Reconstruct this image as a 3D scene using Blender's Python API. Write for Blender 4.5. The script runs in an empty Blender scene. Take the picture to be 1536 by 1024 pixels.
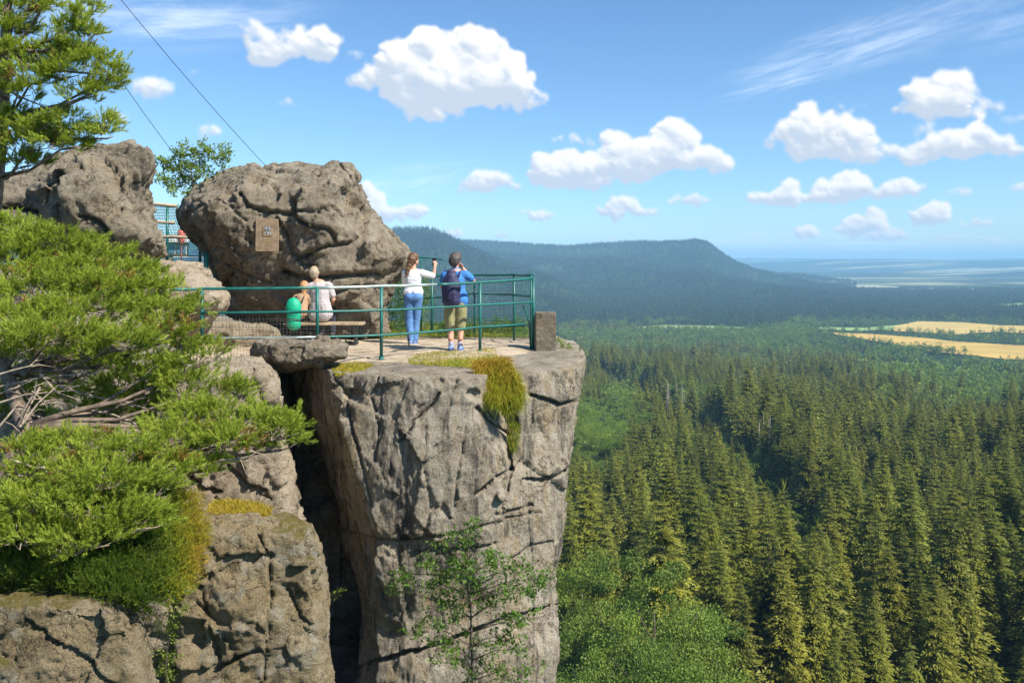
EXPO = 0.8; SKYS = .088; CLOUDW = (7.3, 7.3, 7.35); SKYT = (.71, .94, 1.12)
HAZE = 0.95e-4; HAZEC = (.37, .68, 1.0); HZTOP = 215
import sys, time
T0 = time.time()
def tick(s): print('TICK', s, round(time.time() - T0, 1), flush=True)
import bpy, math, random
import numpy as np
from mathutils import Vector
R = math.radians
S = bpy.context.scene
COL = S.collection
F = 1330.0; ZC = 1.6; CX = 768.0; HY = 392.0

def at(px, py, Y):
    return ((px - CX) / F * Y, Y, ZC - (py - HY) / F * Y)
def depth_of(py, z=0.0):
    return (ZC - z) * F / (py - HY)

# ------------------------------------------------------------------ noise
def _hash(ix, iy, iz, seed):
    h = (ix.astype(np.uint32) * np.uint32(374761393) + iy.astype(np.uint32) * np.uint32(668265263)
         + iz.astype(np.uint32) * np.uint32(2147483647) + np.uint32((seed * 1274126177) & 0xffffffff))
    h = (h ^ (h >> np.uint32(13))) * np.uint32(1274126177)
    h = (h ^ (h >> np.uint32(16))) * np.uint32(2246822519)
    h = h ^ (h >> np.uint32(15))
    return (h & np.uint32(0xffffff)).astype(np.float32) / np.float32(0xffffff)
def vnoise(p, seed=0):
    p = np.asarray(p, np.float32)
    i = np.floor(p).astype(np.int64); f = p - i; u = f * f * f * (f * (f * 6 - 15) + 10)
    r = 0
    for a in (0, 1):
        wx = u[:, 0] if a else 1 - u[:, 0]
        for b in (0, 1):
            wy = u[:, 1] if b else 1 - u[:, 1]
            for c in (0, 1):
                wz = u[:, 2] if c else 1 - u[:, 2]
                r = r + wx * wy * wz * _hash(i[:, 0] + a, i[:, 1] + b, i[:, 2] + c, seed)
    return r * 2 - 1
def fbm(p, seed=0, oct=4, gain=.5, lac=2.03):
    p = np.asarray(p, np.float32); s = 0; a = 1; t = 0
    for o in range(oct):
        s = s + a * vnoise(p + o * 17.3, seed + o); t += a; a *= gain; p = p * lac
    return s / t
def ridged(p, seed=0, oct=4, gain=.5):
    p = np.asarray(p, np.float32); s = 0; a = 1; t = 0
    for o in range(oct):
        s = s + a * (1 - 2 * np.abs(vnoise(p + o * 11.7, seed + o))); t += a; a *= gain; p = p * 2.1
    return s / t
def facets(p, seed=0, tilt=.6):
    """piecewise planar offsets, as split stone has"""
    p = np.asarray(p, np.float32); i = np.floor(p).astype(np.int64)
    bd = np.full(len(p), 9e9, np.float32); bo = np.zeros(len(p), np.float32)
    for a in (-1, 0, 1):
        for b in (-1, 0, 1):
            for c in (-1, 0, 1):
                x, y, z = i[:, 0] + a, i[:, 1] + b, i[:, 2] + c
                h = [_hash(x, y, z, seed + k) for k in range(7)]
                dx = p[:, 0] - (x + h[0]); dy = p[:, 1] - (y + h[1]); dz = p[:, 2] - (z + h[2])
                d = dx * dx + dy * dy + dz * dz
                o = (h[3] - .5) + tilt * ((h[4] - .5) * dx + (h[5] - .5) * dy + (h[6] - .5) * dz)
                m = d < bd
                bd = np.where(m, d, bd); bo = np.where(m, o, bo)
    return bo

def seg_dist(P, a, b):
    d = b - a; L = (d ** 2).sum() or 1e-9; u = np.clip(((P - a) @ d) / L, 0, 1)
    return np.linalg.norm(P - (a + u[:, None] * d), axis=1), u

# ------------------------------------------------------------------ objects
def link(o, parent=None):
    COL.objects.link(o)
    if parent is not None: o.parent = parent
    return o
def tag(o, label=None, cat=None, group=None, kind=None):
    if label: o['label'] = label
    if cat: o['category'] = cat
    if group: o['group'] = group
    if kind: o['kind'] = kind
    return o
def empty(name, loc=(0, 0, 0), label=None, cat=None, group=None):
    o = bpy.data.objects.new(name, None); o.location = loc; o.empty_display_size = .2
    link(o); return tag(o, label, cat, group)
def mesh_np(name, V, Fc, mat=None, smooth=False, tint=None):
    """V (n,3), Fc list/array of faces (uniform k)"""
    V = np.asarray(V, np.float32); Fc = np.asarray(Fc, np.int32)
    k = Fc.shape[1]; m = bpy.data.meshes.new(name)
    m.vertices.add(len(V)); m.vertices.foreach_set('co', V.ravel())
    m.loops.add(Fc.size); m.loops.foreach_set('vertex_index', Fc.ravel())
    m.polygons.add(len(Fc)); m.polygons.foreach_set('loop_start', np.arange(0, Fc.size, k, dtype=np.int32))
    m.update(calc_edges=True)
    if smooth: m.polygons.foreach_set('use_smooth', np.ones(len(Fc), bool))
    if tint is not None:
        a = m.attributes.new('tint', 'FLOAT', 'POINT'); a.data.foreach_set('value', np.asarray(tint, np.float32))
    for x in (mat if isinstance(mat, (list, tuple)) else [mat]):
        if x: m.materials.append(x)
    return m
def obj(name, mesh, parent=None, loc=None):
    o = bpy.data.objects.new(name, mesh); link(o, parent)
    if loc is not None: o.location = loc
    return o
class MB:
    """collects polygons into one mesh"""
    def __init__(s): s.v = []; s.f = []; s.mi = []; s.cur = 0
    def add(s, V, Fs):
        n = len(s.v); s.v += [tuple(map(float, a)) for a in V]
        for f in Fs: s.f.append([n + i for i in f]); s.mi.append(s.cur)
    def box(s, c, d, rz=0, tx=0):
        x, y, z = [a / 2 for a in d]; P = []
        for sx, sy, sz in ((-1,-1,-1),(1,-1,-1),(1,1,-1),(-1,1,-1),(-1,-1,1),(1,-1,1),(1,1,1),(-1,1,1)):
            a, b, h = sx * x, sy * y, sz * z
            b, h = b * math.cos(tx) - h * math.sin(tx), b * math.sin(tx) + h * math.cos(tx)
            P.append((c[0] + a * math.cos(rz) - b * math.sin(rz), c[1] + a * math.sin(rz) + b * math.cos(rz), c[2] + h))
        s.add(P, [(0,3,2,1),(4,5,6,7),(0,1,5,4),(1,2,6,5),(2,3,7,6),(3,0,4,7)])
    def tube(s, pts, r, n=8, cap=True):
        pts = [Vector(p) for p in pts]; k = len(pts)
        rs = r if isinstance(r, (list, tuple)) else [r] * k
        V = []; Fs = []; ref = None
        for i, p in enumerate(pts):
            d = (pts[min(i + 1, k - 1)] - pts[max(i - 1, 0)])
            d = d.normalized() if d.length > 1e-9 else Vector((0, 0, 1))
            if ref is None: ref = Vector((0, 0, 1)) if abs(d.z) < .9 else Vector((1, 0, 0))
            a = d.cross(ref).normalized(); b = a.cross(d).normalized(); ref = b
            for j in range(n):
                t = 2 * math.pi * j / n
                V.append(p + (a * math.cos(t) + b * math.sin(t)) * rs[i])
        for i in range(k - 1):
            for j in range(n):
                Fs.append((i*n+j, i*n+(j+1)%n, (i+1)*n+(j+1)%n, (i+1)*n+j))
        if cap: Fs.append(tuple(range(n))[::-1]); Fs.append(tuple(range((k-1)*n, k*n)))
        s.add(V, Fs)
    def ball(s, c, r, sc=(1, 1, 1), nu=12, nv=8):
        V = [(c[0], c[1], c[2] - r * sc[2])]; Fs = []
        for i in range(1, nv):
            ph = -math.pi / 2 + math.pi * i / nv
            for j in range(nu):
                t = 2 * math.pi * j / nu
                V.append((c[0] + r*sc[0]*math.cos(ph)*math.cos(t), c[1] + r*sc[1]*math.cos(ph)*math.sin(t), c[2] + r*sc[2]*math.sin(ph)))
        V.append((c[0], c[1], c[2] + r * sc[2])); L = len(V) - 1
        for j in range(nu):
            Fs.append((0, 1 + (j+1) % nu, 1 + j)); b = 1 + (nv-2)*nu
            Fs.append((b + j, b + (j+1) % nu, L))
        for i in range(nv - 2):
            for j in range(nu):
                a = 1 + i*nu
                Fs.append((a+j, a+(j+1)%nu, a+nu+(j+1)%nu, a+nu+j))
        s.add(V, Fs)
    def mesh(s, name, mats, smooth=False):
        m = bpy.data.meshes.new(name); m.from_pydata(s.v, [], s.f)
        for x in (mats if isinstance(mats, (list, tuple)) else [mats]): m.materials.append(x)
        m.polygons.foreach_set('material_index', s.mi)
        if smooth: m.polygons.foreach_set('use_smooth', [True] * len(s.f))
        m.update(); return m
    def build(s, name, mats, parent=None, smooth=False):
        return obj(name, s.mesh(name, mats, smooth), parent)
def remesh(m, size, smooth_it=0, fac=.5):
    """voxel remesh of a mesh datablock, returns a new one"""
    t = bpy.data.objects.new('t', m); COL.objects.link(t)
    md = t.modifiers.new('r', 'REMESH'); md.mode = 'VOXEL'; md.voxel_size = size; md.use_smooth_shade = True
    if smooth_it:
        sm = t.modifiers.new('s', 'SMOOTH'); sm.iterations = smooth_it; sm.factor = fac
    dg = bpy.context.evaluated_depsgraph_get(); dg.update()
    r = bpy.data.meshes.new_from_object(t.evaluated_get(dg), depsgraph=dg)
    bpy.data.objects.remove(t); return r
def getv(m):
    a = np.empty(len(m.vertices) * 3, np.float32); m.vertices.foreach_get('co', a); return a.reshape(-1, 3)
def getn(m):
    a = np.empty(len(m.vertices) * 3, np.float32); m.vertex_normals.foreach_get('vector', a); return a.reshape(-1, 3)
def setv(m, v):
    m.vertices.foreach_set('co', np.ascontiguousarray(v, np.float32).ravel()); m.update()
def simplify_mat(m, mat):
    m.materials.clear(); m.materials.append(mat)

# ------------------------------------------------------------------ node helpers
class NT:
    def __init__(s, tree): s.t = tree; s.n = tree.nodes; s.l = tree.links
    def new(s, typ, **kw):
        nd = s.n.new(typ)
        for k, v in kw.items(): setattr(nd, k, v)
        return nd
    def put(s, sock, v):
        if isinstance(v, bpy.types.NodeSocket): s.l.new(v, sock)
        elif v is not None: sock.default_value = v
    def math(s, op, a, b=None, c=None, clamp=False):
        nd = s.new('ShaderNodeMath', operation=op); nd.use_clamp = clamp
        s.put(nd.inputs[0], a); s.put(nd.inputs[1], b); s.put(nd.inputs[2], c); return nd.outputs[0]
    def vm(s, op, a, b=None, c=None):
        nd = s.new('ShaderNodeVectorMath', operation=op)
        s.put(nd.inputs[0], a); s.put(nd.inputs[1], b); s.put(nd.inputs[2], c)
        return nd.outputs['Value'] if op in ('LENGTH', 'DOT_PRODUCT', 'DISTANCE') else nd.outputs[0]
    def noise(s, vec, scale, detail=4, rough=.5, dist=0, w=False):
        nd = s.new('ShaderNodeTexNoise'); s.put(nd.inputs['Vector'], vec); nd.inputs['Scale'].default_value = scale
        nd.inputs['Detail'].default_value = detail; nd.inputs['Roughness'].default_value = rough
        nd.inputs['Distortion'].default_value = dist; return nd.outputs['Fac']
    def step(s, x, a, b):
        nd = s.new('ShaderNodeMapRange', interpolation_type='SMOOTHSTEP')
        s.put(nd.inputs[0], x); nd.inputs[1].default_value = a; nd.inputs[2].default_value = b; return nd.outputs[0]
    def mapr(s, x, a, b, c, d):
        nd = s.new('ShaderNodeMapRange'); s.put(nd.inputs[0], x)
        for i, v in enumerate((a, b, c, d)): nd.inputs[i + 1].default_value = v
        return nd.outputs[0]
    def mix(s, f, a, b, blend='MIX'):
        nd = s.new('ShaderNodeMix', data_type='RGBA', blend_type=blend)
        s.put(nd.inputs['Factor'], f)
        for k, v in (('A', a), ('B', b)):
            sk = [q for q in nd.inputs if q.name == k and q.type == 'RGBA'][0]
            if isinstance(v, (tuple, list)): v = (*v[:3], 1)
            s.put(sk, v)
        return [q for q in nd.outputs if q.type == 'RGBA'][0]
def newmat(name):
    m = bpy.data.materials.new(name); m.use_nodes = True
    t = NT(m.node_tree); b = m.node_tree.nodes['Principled BSDF']
    return m, t, b
def simple(name, col, rough=.6, metal=0, var=.15, scale=8, spec=.5, bump=0, bscale=60):
    m, t, b = newmat(name); tc = t.new('ShaderNodeTexCoord').outputs['Object']
    n = t.noise(tc, scale, 6, .6)
    c = t.mix(t.step(n, .3, .7), tuple(x * (1 - var) for x in col), tuple(min(1, x * (1 + var)) for x in col))
    t.put(b.inputs['Base Color'], c); b.inputs['Roughness'].default_value = rough; b.inputs['Metallic'].default_value = metal
    b.inputs['Specular IOR Level'].default_value = spec
    if bump:
        bn = t.new('ShaderNodeBump'); bn.inputs['Strength'].default_value = bump; bn.inputs['Distance'].default_value = .01
        t.put(bn.inputs['Height'], t.noise(tc, bscale, 5, .6)); t.put(b.inputs['Normal'], bn.outputs[0])
    return m
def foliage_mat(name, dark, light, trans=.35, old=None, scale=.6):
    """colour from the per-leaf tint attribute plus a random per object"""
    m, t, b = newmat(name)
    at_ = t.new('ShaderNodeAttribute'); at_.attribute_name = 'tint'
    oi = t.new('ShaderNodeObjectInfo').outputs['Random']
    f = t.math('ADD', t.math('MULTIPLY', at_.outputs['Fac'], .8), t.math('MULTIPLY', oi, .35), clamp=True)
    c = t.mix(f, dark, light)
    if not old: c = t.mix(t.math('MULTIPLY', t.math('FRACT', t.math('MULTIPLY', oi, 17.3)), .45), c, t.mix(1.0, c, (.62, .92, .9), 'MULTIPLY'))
    if old is not None:
        c = t.mix(t.step(at_.outputs['Fac'], 1.5, 1.6), c, old)
    b.inputs['Roughness'].default_value = .55; b.inputs['Specular IOR Level'].default_value = .3
    t.put(b.inputs['Base Color'], c)
    tr = t.new('ShaderNodeBsdfTranslucent')
    t.put(tr.inputs['Color'], t.mix(1.0, c, (1.2, 1.25, .6), 'MULTIPLY'))
    mx = t.new('ShaderNodeMixShader'); mx.inputs[0].default_value = trans
    t.l.new(b.outputs[0], mx.inputs[1]); t.l.new(tr.outputs[0], mx.inputs[2])
    t.l.new(mx.outputs[0], m.node_tree.nodes['Material Output'].inputs['Surface'])
    return m
# ------------------------------------------------------------------ camera, light, sky
cd = bpy.data.cameras.new('camera'); cam = bpy.data.objects.new('camera', cd); link(cam)
cam.location = (0, 0, ZC); cam.rotation_euler = (R(90), 0, 0)
cd.sensor_width = 36; cd.lens = F / 1536 * 36; cd.shift_y = -(512 - HY) / 1536
cd.clip_start = .1; cd.clip_end = 200000
S.camera = cam
S.render.engine = 'CYCLES'
S.view_settings.view_transform = 'Standard'; S.view_settings.look = 'None'
S.view_settings.exposure = EXPO; S.view_settings.gamma = 1
cy = S.cycles
cy.max_bounces = 6; cy.diffuse_bounces = 3; cy.glossy_bounces = 2; cy.transmission_bounces = 4
cy.volume_bounces = 3; cy.transparent_max_bounces = 8
cy.use_denoising = True; cy.caustics_reflective = False; cy.caustics_refractive = False
cy.use_adaptive_sampling = False

SUN_AZ, SUN_EL = R(124), R(46)      # azimuth clockwise from +Y (the view direction)
sdir = Vector((math.sin(SUN_AZ) * math.cos(SUN_EL), math.cos(SUN_AZ) * math.cos(SUN_EL), math.sin(SUN_EL)))
sl = bpy.data.lights.new('sun', 'SUN'); sl.energy = 4.8; sl.angle = R(.53); sl.color = (1, .94, .84)
so = bpy.data.objects.new('sun', sl); link(so)
so.rotation_euler = (-sdir).to_track_quat('-Z', 'Y').to_euler()

W = bpy.data.worlds.new('World'); S.world = W; W.use_nodes = True
t = NT(W.node_tree); bg = W.node_tree.nodes['Background']
sky = t.new('ShaderNodeTexSky', sky_type='NISHITA'); sky.sun_disc = False
sky.sun_elevation = SUN_EL; sky.sun_rotation = SUN_AZ; sky.altitude = 600; sky.air_density = 1.0; sky.dust_density = .3; sky.ozone_density = 2.0
geo = t.new('ShaderNodeTexCoord').outputs['Generated']
sx = t.new('ShaderNodeSeparateXYZ'); t.put(sx.inputs[0], geo)
az = t.math('ARCTAN2', sx.outputs[0], sx.outputs[1]); el = t.math('ARCSINE', sx.outputs[2])
cv = t.new('ShaderNodeCombineXYZ'); t.put(cv.inputs[0], az); t.put(cv.inputs[1], el)
P0 = cv.outputs[0]
def azel(px, py):
    x = (px - CX) / F; z = (HY - py) / F
    return math.atan2(x, 1), math.atan2(z, math.sqrt(1 + x * x))
# cumulus: (px, py, rx, ry) puffs
PUFF = [(405,78,52,26),(440,58,34,22),(478,72,36,28),(385,56,30,18),(535,88,28,10),
 (640,110,85,52),(665,85,55,36),(715,85,55,40),(730,130,70,48),(560,122,46,24),(650,165,60,24),(770,155,45,20),(805,150,26,16),(620,140,60,34),
 (715,282,40,15),(728,272,34,18),(750,272,26,14),(775,278,34,10),(830,262,50,30),(870,250,50,30),(880,270,60,18),(860,212,50,12),(930,225,50,26),(960,245,80,30),(1015,210,32,32),(1010,235,60,30),(1060,245,45,24),(940,255,60,26),
 (1180,210,42,18),(1215,192,46,28),(1260,205,50,30),(1240,225,70,22),(1300,228,45,20),(1400,150,46,32),(1425,140,36,26),(1455,165,46,18),(1385,165,42,20),(1370,228,50,18),(1440,218,52,28),(1490,225,44,20),(1280,162,30,10),(1380,195,28,12),
 (1160,302,50,16),(1180,288,28,20),(1250,290,34,20),(1275,278,34,22),(1330,290,42,16),(1360,282,26,14),(1240,298,80,10),
 (802,323,36,11),(925,318,55,14),(930,305,30,14),(970,318,26,10),(1035,301,40,11),(1208,350,20,12),(1305,338,40,14),(1310,328,22,12),(1395,325,40,16),(1400,318,26,14),(1440,290,26,9),(1435,294,20,6),(1320,356,62,8),(1275,345,26,9),(1345,350,34,8),(1130,358,30,5),(1160,352,22,5),(1490,362,26,6),(1418,357,40,6),(1465,335,30,8),(1450,360,50,6),
 (230,135,36,20),(215,125,28,16),(313,198,26,16),(435,156,16,9),(170,178,24,12),(290,112,18,7),(560,315,26,22),(545,290,22,18),(600,322,40,16),(625,318,26,13),(680,352,24,9),(755,354,15,7),(908,356,28,5),(1520,180,24,10),(1528,282,16,8)]

def cloud_image():
    """cumulus drawn over a patch of the sky in azimuth / elevation: heaps of billows, lit from the sun's side"""
    K = 1.7; A0, A1, E0, E1 = -900, 900, -10, 470         # in 1/F radians
    w, h = int((A1 - A0) * K), int((E1 - E0) * K)
    H = np.zeros((h, w), np.float32); BASE = np.zeros((h, w), np.float32)
    rng = np.random.RandomState(5)
    def splat(a, e, r, base, top, sq=1.0, z0=0.0):
        x0, x1 = int((a - r - A0) * K), int((a + r - A0) * K) + 2; y0, y1 = int((e - r*sq - E0) * K), int((e + r*sq - E0) * K) + 2
        x0, y0 = max(x0, 0), max(y0, 0); x1, y1 = min(x1, w), min(y1, h)
        if x1 <= x0 or y1 <= y0: return
        X, Y = np.meshgrid((np.arange(x0, x1) / K + A0 - a) / r, (np.arange(y0, y1) / K + E0 - e) / (r * sq))
        q = 1 - X * X - Y * Y; m = q > 0
        hh = np.where(m, z0 + np.sqrt(np.maximum(q, 0)) * r, 0)
        s_ = H[y0:y1, x0:x1]; up = hh > s_
        s_[up] = hh[up]
        b_ = BASE[y0:y1, x0:x1]; b_[m & (b_ == 0)] = 1
    for (px, py, rx, ry) in PUFF:
        a, e = azel(px, py); a *= F; e *= F
        wispy = ry < 9
        n0 = int(6 + rx * .25)
        for k in range(n0):
            th = rng.uniform(0, 2 * math.pi); q = math.sqrt(rng.uniform(0, 1)) * .75
            ca, ce = a + rx * q * math.cos(th), e + ry * q * math.sin(th) * (.9 if math.sin(th) > 0 else .55)
            r = rng.uniform(.38, .62) * ry * (1 - .35 * abs(math.cos(th)) * q)
            splat(ca, ce, r, e, ry, 1, 0)
            for j in range(9):
                t2 = rng.uniform(-.35, math.pi + .35); rr = r * rng.uniform(.22, .48)
                c2a, c2e = ca + r * .85 * math.cos(t2), ce + r * .85 * math.sin(t2)
                splat(c2a, c2e, rr, e, ry, 1, r * rng.uniform(0, .5))
                if ry > 14:
                    for i in range(5):
                        t3 = rng.uniform(-.4, math.pi + .4); r3 = rr * rng.uniform(.25, .5)
                        splat(c2a + rr * .85 * math.cos(t3), c2e + rr * .85 * math.sin(t3), r3, e, ry, 1, r * rng.uniform(0, .5))
    def blur(a, r):
        r = int(r)
        if r < 1: return a
        for ax in (0, 1):
            for _ in range(2):
                pad = [(0, 0), (0, 0)]; pad[ax] = (r + 1, r)
                c = np.cumsum(np.pad(a, pad, mode='edge'), axis=ax, dtype=np.float64)
                a = ((c[2*r+1:] - c[:-2*r-1]) if ax == 0 else (c[:, 2*r+1:] - c[:, :-2*r-1])) / (2*r+1)
        return a.astype(np.float32)
    X, Y = np.meshgrid(np.arange(w) / K, np.arange(h) / K)
    P = np.stack([X.ravel(), Y.ravel(), np.zeros(X.size)], 1)
    n1 = fbm(P / 26, 3, 5, .58).reshape(h, w); n2 = fbm(P / 9, 9, 4, .6).reshape(h, w); n3 = fbm(P / 30, 31, 5, .55).reshape(h, w)
    # ragged, warped outline
    wsc = np.clip(.35 + Y / 260, .35, 1)
    wx = np.clip((X * K + (n1 * 9 + n2 * 5) * K * wsc), 0, w - 1).astype(int); wy = np.clip((Y * K + (n3 * 8 + n2 * 4) * K * wsc), 0, h - 1).astype(int)
    Hw = H[wy, wx]
    Hs = blur(Hw, 1.6 * K); Hb = blur(Hw, 5 * K); Hc = blur(Hw, 13 * K)
    gy1, gx1 = np.gradient(Hs); gy2, gx2 = np.gradient(Hb); gy3, gx3 = np.gradient(Hc)
    sl = -(gx1 * .45 + gy1 * .8) * .5 - (gx2 * .45 + gy2 * .8) * .9 - (gx3 * .3 + gy3 * 1.0) * 1.6
    lit = .47 + sl * .62 * K + n1 * .20 + n2 * .06
    # thin, torn rims; the base thins out into the air
    body = np.clip(blur(Hw, 3.4 * K) / (8.5 * (.13 + .87 * np.clip((Y - 20) / 200, 0, 1))), 0, 1.4)
    al = np.clip(body * 6 - .5, 0, 1) * np.clip((body + n2 * .55 + n1 * .45 - .20) * .98, 0, 1); al = al * al * (3 - 2 * al)
    al = blur(al, 1.3 * K)
    k = np.clip(lit, 0, 1)[..., None]
    k = k * k * (3 - 2 * k)
    col = np.array([.58, .66, .77]) * (1 - k) + np.array([1.0, .995, .985]) * k
    im = bpy.data.images.new('cumulus', w, h, alpha=True, float_buffer=True)
    im.colorspace_settings.name = 'Non-Color'; im.alpha_mode = 'CHANNEL_PACKED'
    px_ = np.concatenate([col, al[..., None]], 2).astype(np.float32)
    im.pixels.foreach_set(px_.ravel()); im.update(); im.pack()
    return im, (A0 / F, E0 / F, (A1 - A0) / F, (E1 - E0) / F)
im, (a0, e0, aw, ew) = cloud_image()
ti = t.new('ShaderNodeTexImage', extension='CLIP'); ti.image = im
t.put(ti.inputs[0], t.vm('MULTIPLY_ADD', P0, (1 / aw, 1 / ew, 0), (-a0 / aw, -e0 / ew, 0)))
alpha = t.math('MULTIPLY', ti.outputs['Alpha'], t.math('GREATER_THAN', sx.outputs[2], 0))
ccol = t.mix(1.0, ti.outputs['Color'], CLOUDW, 'MULTIPLY')
# high thin cirrus
def streak(px, py, rx, ry, ang, sc, k):
    a, e = azel(px, py)
    m = t.new('ShaderNodeMapping', vector_type='TEXTURE'); t.put(m.inputs[0], P0)
    m.inputs['Location'].default_value = (a, e, 0); m.inputs['Rotation'].default_value = (0, 0, R(ang)); m.inputs['Scale'].default_value = (rx / F, ry / F, 1)
    q = m.outputs[0]
    fall = t.math('SUBTRACT', 1, t.vm('LENGTH', q), clamp=True)
    n = t.noise(t.vm('MULTIPLY', q, (1.0, 1.9, 1)), sc, 9, .66, .35)
    return t.math('MULTIPLY', t.math('MULTIPLY', t.step(n, .34, .80), t.step(fall, 0, .7)), k)
ci = t.math('ADD', streak(1270, 72, 210, 48, 14, 1.6, .48), streak(1180, 122, 120, 17, 12, 2, .42))
ci = t.math('ADD', ci, streak(230, 10, 290, 75, 6, 1.2, .7))
ci = t.math('ADD', ci, streak(620, 268, 130, 34, 12, 1.6, .35))
ci = t.math('ADD', ci, streak(1480, 30, 200, 60, 8, 1.6, .25))
ci = t.math('ADD', ci, streak(1250, 362, 380, 22, 0, 2.2, .5), clamp=True)
skyc = t.mix(1.0, sky.outputs[0], SKYT, 'MULTIPLY')
c1 = t.mix(ci, skyc, (7.5, 8.2, 9.4))
c2 = t.mix(alpha, c1, ccol)
t.put(bg.inputs['Color'], c2); bg.inputs['Strength'].default_value = SKYS
W.cycles.sampling_method = 'MANUAL'; W.cycles.sample_map_resolution = 512
# ------------------------------------------------------------------ valley, hills, forest
def interp(x, tab):
    a = np.array(tab, float); return np.interp(x, a[:, 0], a[:, 1])
MESA = [(300,352),(480,356),(560,358),(640,360),(690,362),(740,364),(800,368),(850,371),(900,367),(950,364),(1000,364),(1030,363),(1042,361),(1060,364),(1068,369),(1076,376),(1086,383),(1105,395),(1132,407),(1174,418),(1223,429),(1265,436),(1330,446),(1400,460),(1500,480),(1700,500)]
KNOLL = [(200,380),(400,362),(520,352),(565,349),(590,345),(620,343),(645,345),(660,349),(675,357),(693,367),(736,386),(771,399),(806,410),(850,424),(900,436),(960,452),(1040,474),(1100,496)]
def sstep(x, a, b):
    u = np.clip((x - a) / (b - a), 0, 1); return u * u * (3 - 2 * u)
def ground(x, y):
    x = np.asarray(x, float); y = np.asarray(y, float)
    d = np.sqrt(x * x + np.maximum(y, 0) ** 2)
    dd = np.sqrt(x * x + y * y)
    tab = [(0,-14),(30,-20),(60,-44),(100,-62),(150,-72),(300,-84),(550,-104),(1000,-134),(1300,-147),(1500,-150),(90000,-150)]
    h = np.interp(dd, [a for a, b in tab], [b for a, b in tab])
    q = np.stack([x / 260, y / 260, 0 * x], 1)
    amp = sstep(dd, 60, 300) * (1 - sstep(dd, 1000, 1350)) * 15 + 1.2
    h = h + fbm(q, 40, 4) * amp
    # a gully running down from the left and the rib beyond it
    u = np.clip(y, 1, None); px = CX + x / u * F
    front = (y > 5)
    n1 = fbm(np.stack([x / 520, y / 700, 0 * x + 3], 1), 51, 5); n2 = fbm(np.stack([x / 60, y / 60, 0 * x + 3], 1), 61, 3)
    for tab, Yr, Wf, pw in ((MESA, np.interp(px, [1080, 1275], [6000., 4350.]), np.interp(px, [1080, 1275], [3700., 2000.]), 1.9), (KNOLL, 3900. + 0 * px, 1850. + 0 * px, 1.5)):
        top = ZC - (interp(px, tab) - HY) / F * Yr
        s = (y - (Yr - Wf)) / Wf
        prof = np.where(s < 1, np.clip(s, 0, 1) ** pw, 1 - np.clip((y - Yr) / 2600, 0, 1) ** 1.5)
        if pw > 1.6:      # steep sandstone rim under the flat top
            prof = np.where(s < 1, .80 * np.clip(s / .93, 0, 1) ** pw + .20 * sstep(s, .90, .985), prof)
        hh = -150 + (top + 150) * prof + (n1 * 70 + n2 * 7) * np.clip(prof * 3, 0, 1) * np.clip((.97 - prof) * 6, 0, 1)
        h = np.where(front & (top > -150), np.maximum(h, hh), h)
    # far plain and far ridges
    far = sstep(dd, 6200, 10500)
    h = h + far * (fbm(np.stack([x / 1500, y / 900, 0 * x], 1), 71, 4) * 30 + 8)
    for Yr, Wf, base, amp_, sd in ((19000., 3000., 62., 50., 81), (14000., 2000., -25., 70., 85), (9800., 1200., -88., 60., 88)):
        s = np.clip(1 - np.abs(dd - Yr) / Wf, 0, 1); s = s * s * (3 - 2 * s)
        rr = base + amp_ * fbm(np.stack([x / (Yr * .12), 0 * x, 0 * x + sd], 1), sd, 4)
        h = np.maximum(h, -150 + (rr + 150) * s)
    b = np.exp(-((px - 1368) / 26.) ** 2) * np.exp(-((dd - 10600) / 600) ** 2) * 55 * front
    return h + b
def clear_mask(x, y):
    """True where fields and clearings keep the trees away"""
    u = np.clip(y, 1, None); px = CX + x / u * F; m = np.zeros(x.shape, bool)
    for F_ in FIELDS:
        m |= inpoly(x, y, F_['w'])
    return m
def inpoly(x, y, P):
    c = np.zeros(x.shape, bool); n = len(P)
    for i in range(n):
        x1, y1 = P[i]; x2, y2 = P[(i + 1) % n]
        k = ((y1 > y) != (y2 > y)) & (x < (x2 - x1) * (y - y1) / ((y2 - y1) or 1e-9) + x1); c ^= k
    return c
def wpoly(P, z=-150):
    r = []
    for (a, b) in P:
        Y = (ZC - z) * F / (b - HY); r.append(((a - CX) / F * Y, Y))
    return r
FIELDS = [
 dict(l='wide golden wheat field beyond the forest, behind the tree row', c='gold', P=[(1338,489),(1380,482),(1440,484),(1500,489),(1600,490),(1700,495),(1700,508),(1560,502),(1500,499),(1430,503),(1380,499),(1330,497)]),
 dict(l='long ochre field strip in front of the row of field trees', c='ochre', P=[(1240,499),(1300,501),(1370,506),(1440,513),(1520,518),(1700,524),(1700,552),(1560,543),(1480,537),(1400,528),(1340,517),(1270,506)]),
 dict(l='narrow pale green meadow at the left edge of the wheat', c='green', P=[(1228,491),(1300,492),(1350,487),(1338,495),(1290,497),(1230,495)]),
 dict(l='light green clearing between forest and blue hill', c='green', P=[(938,491),(1000,488),(1060,489),(1150,492),(1150,496),(1050,497),(990,495),(945,494)]),
 dict(l='small bright green meadow at the right edge under the dark wood', c='green', P=[(1490,457),(1530,455),(1580,457),(1580,461),(1500,461)]),
 dict(l='long pale strip of farmland far out on the blue plain', c='pale', P=[(1345,433.2),(1400,432),(1470,432.5),(1470,434.4),(1400,435),(1345,434.6)]),
 dict(l='short pale strip of farmland right of the mesa foot', c='pale', P=[(1266,428.5),(1300,427.5),(1350,430),(1350,432),(1290,431.6),(1266,430.2)]),
]
for F_ in FIELDS: F_['w'] = wpoly(F_['P'])

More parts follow.
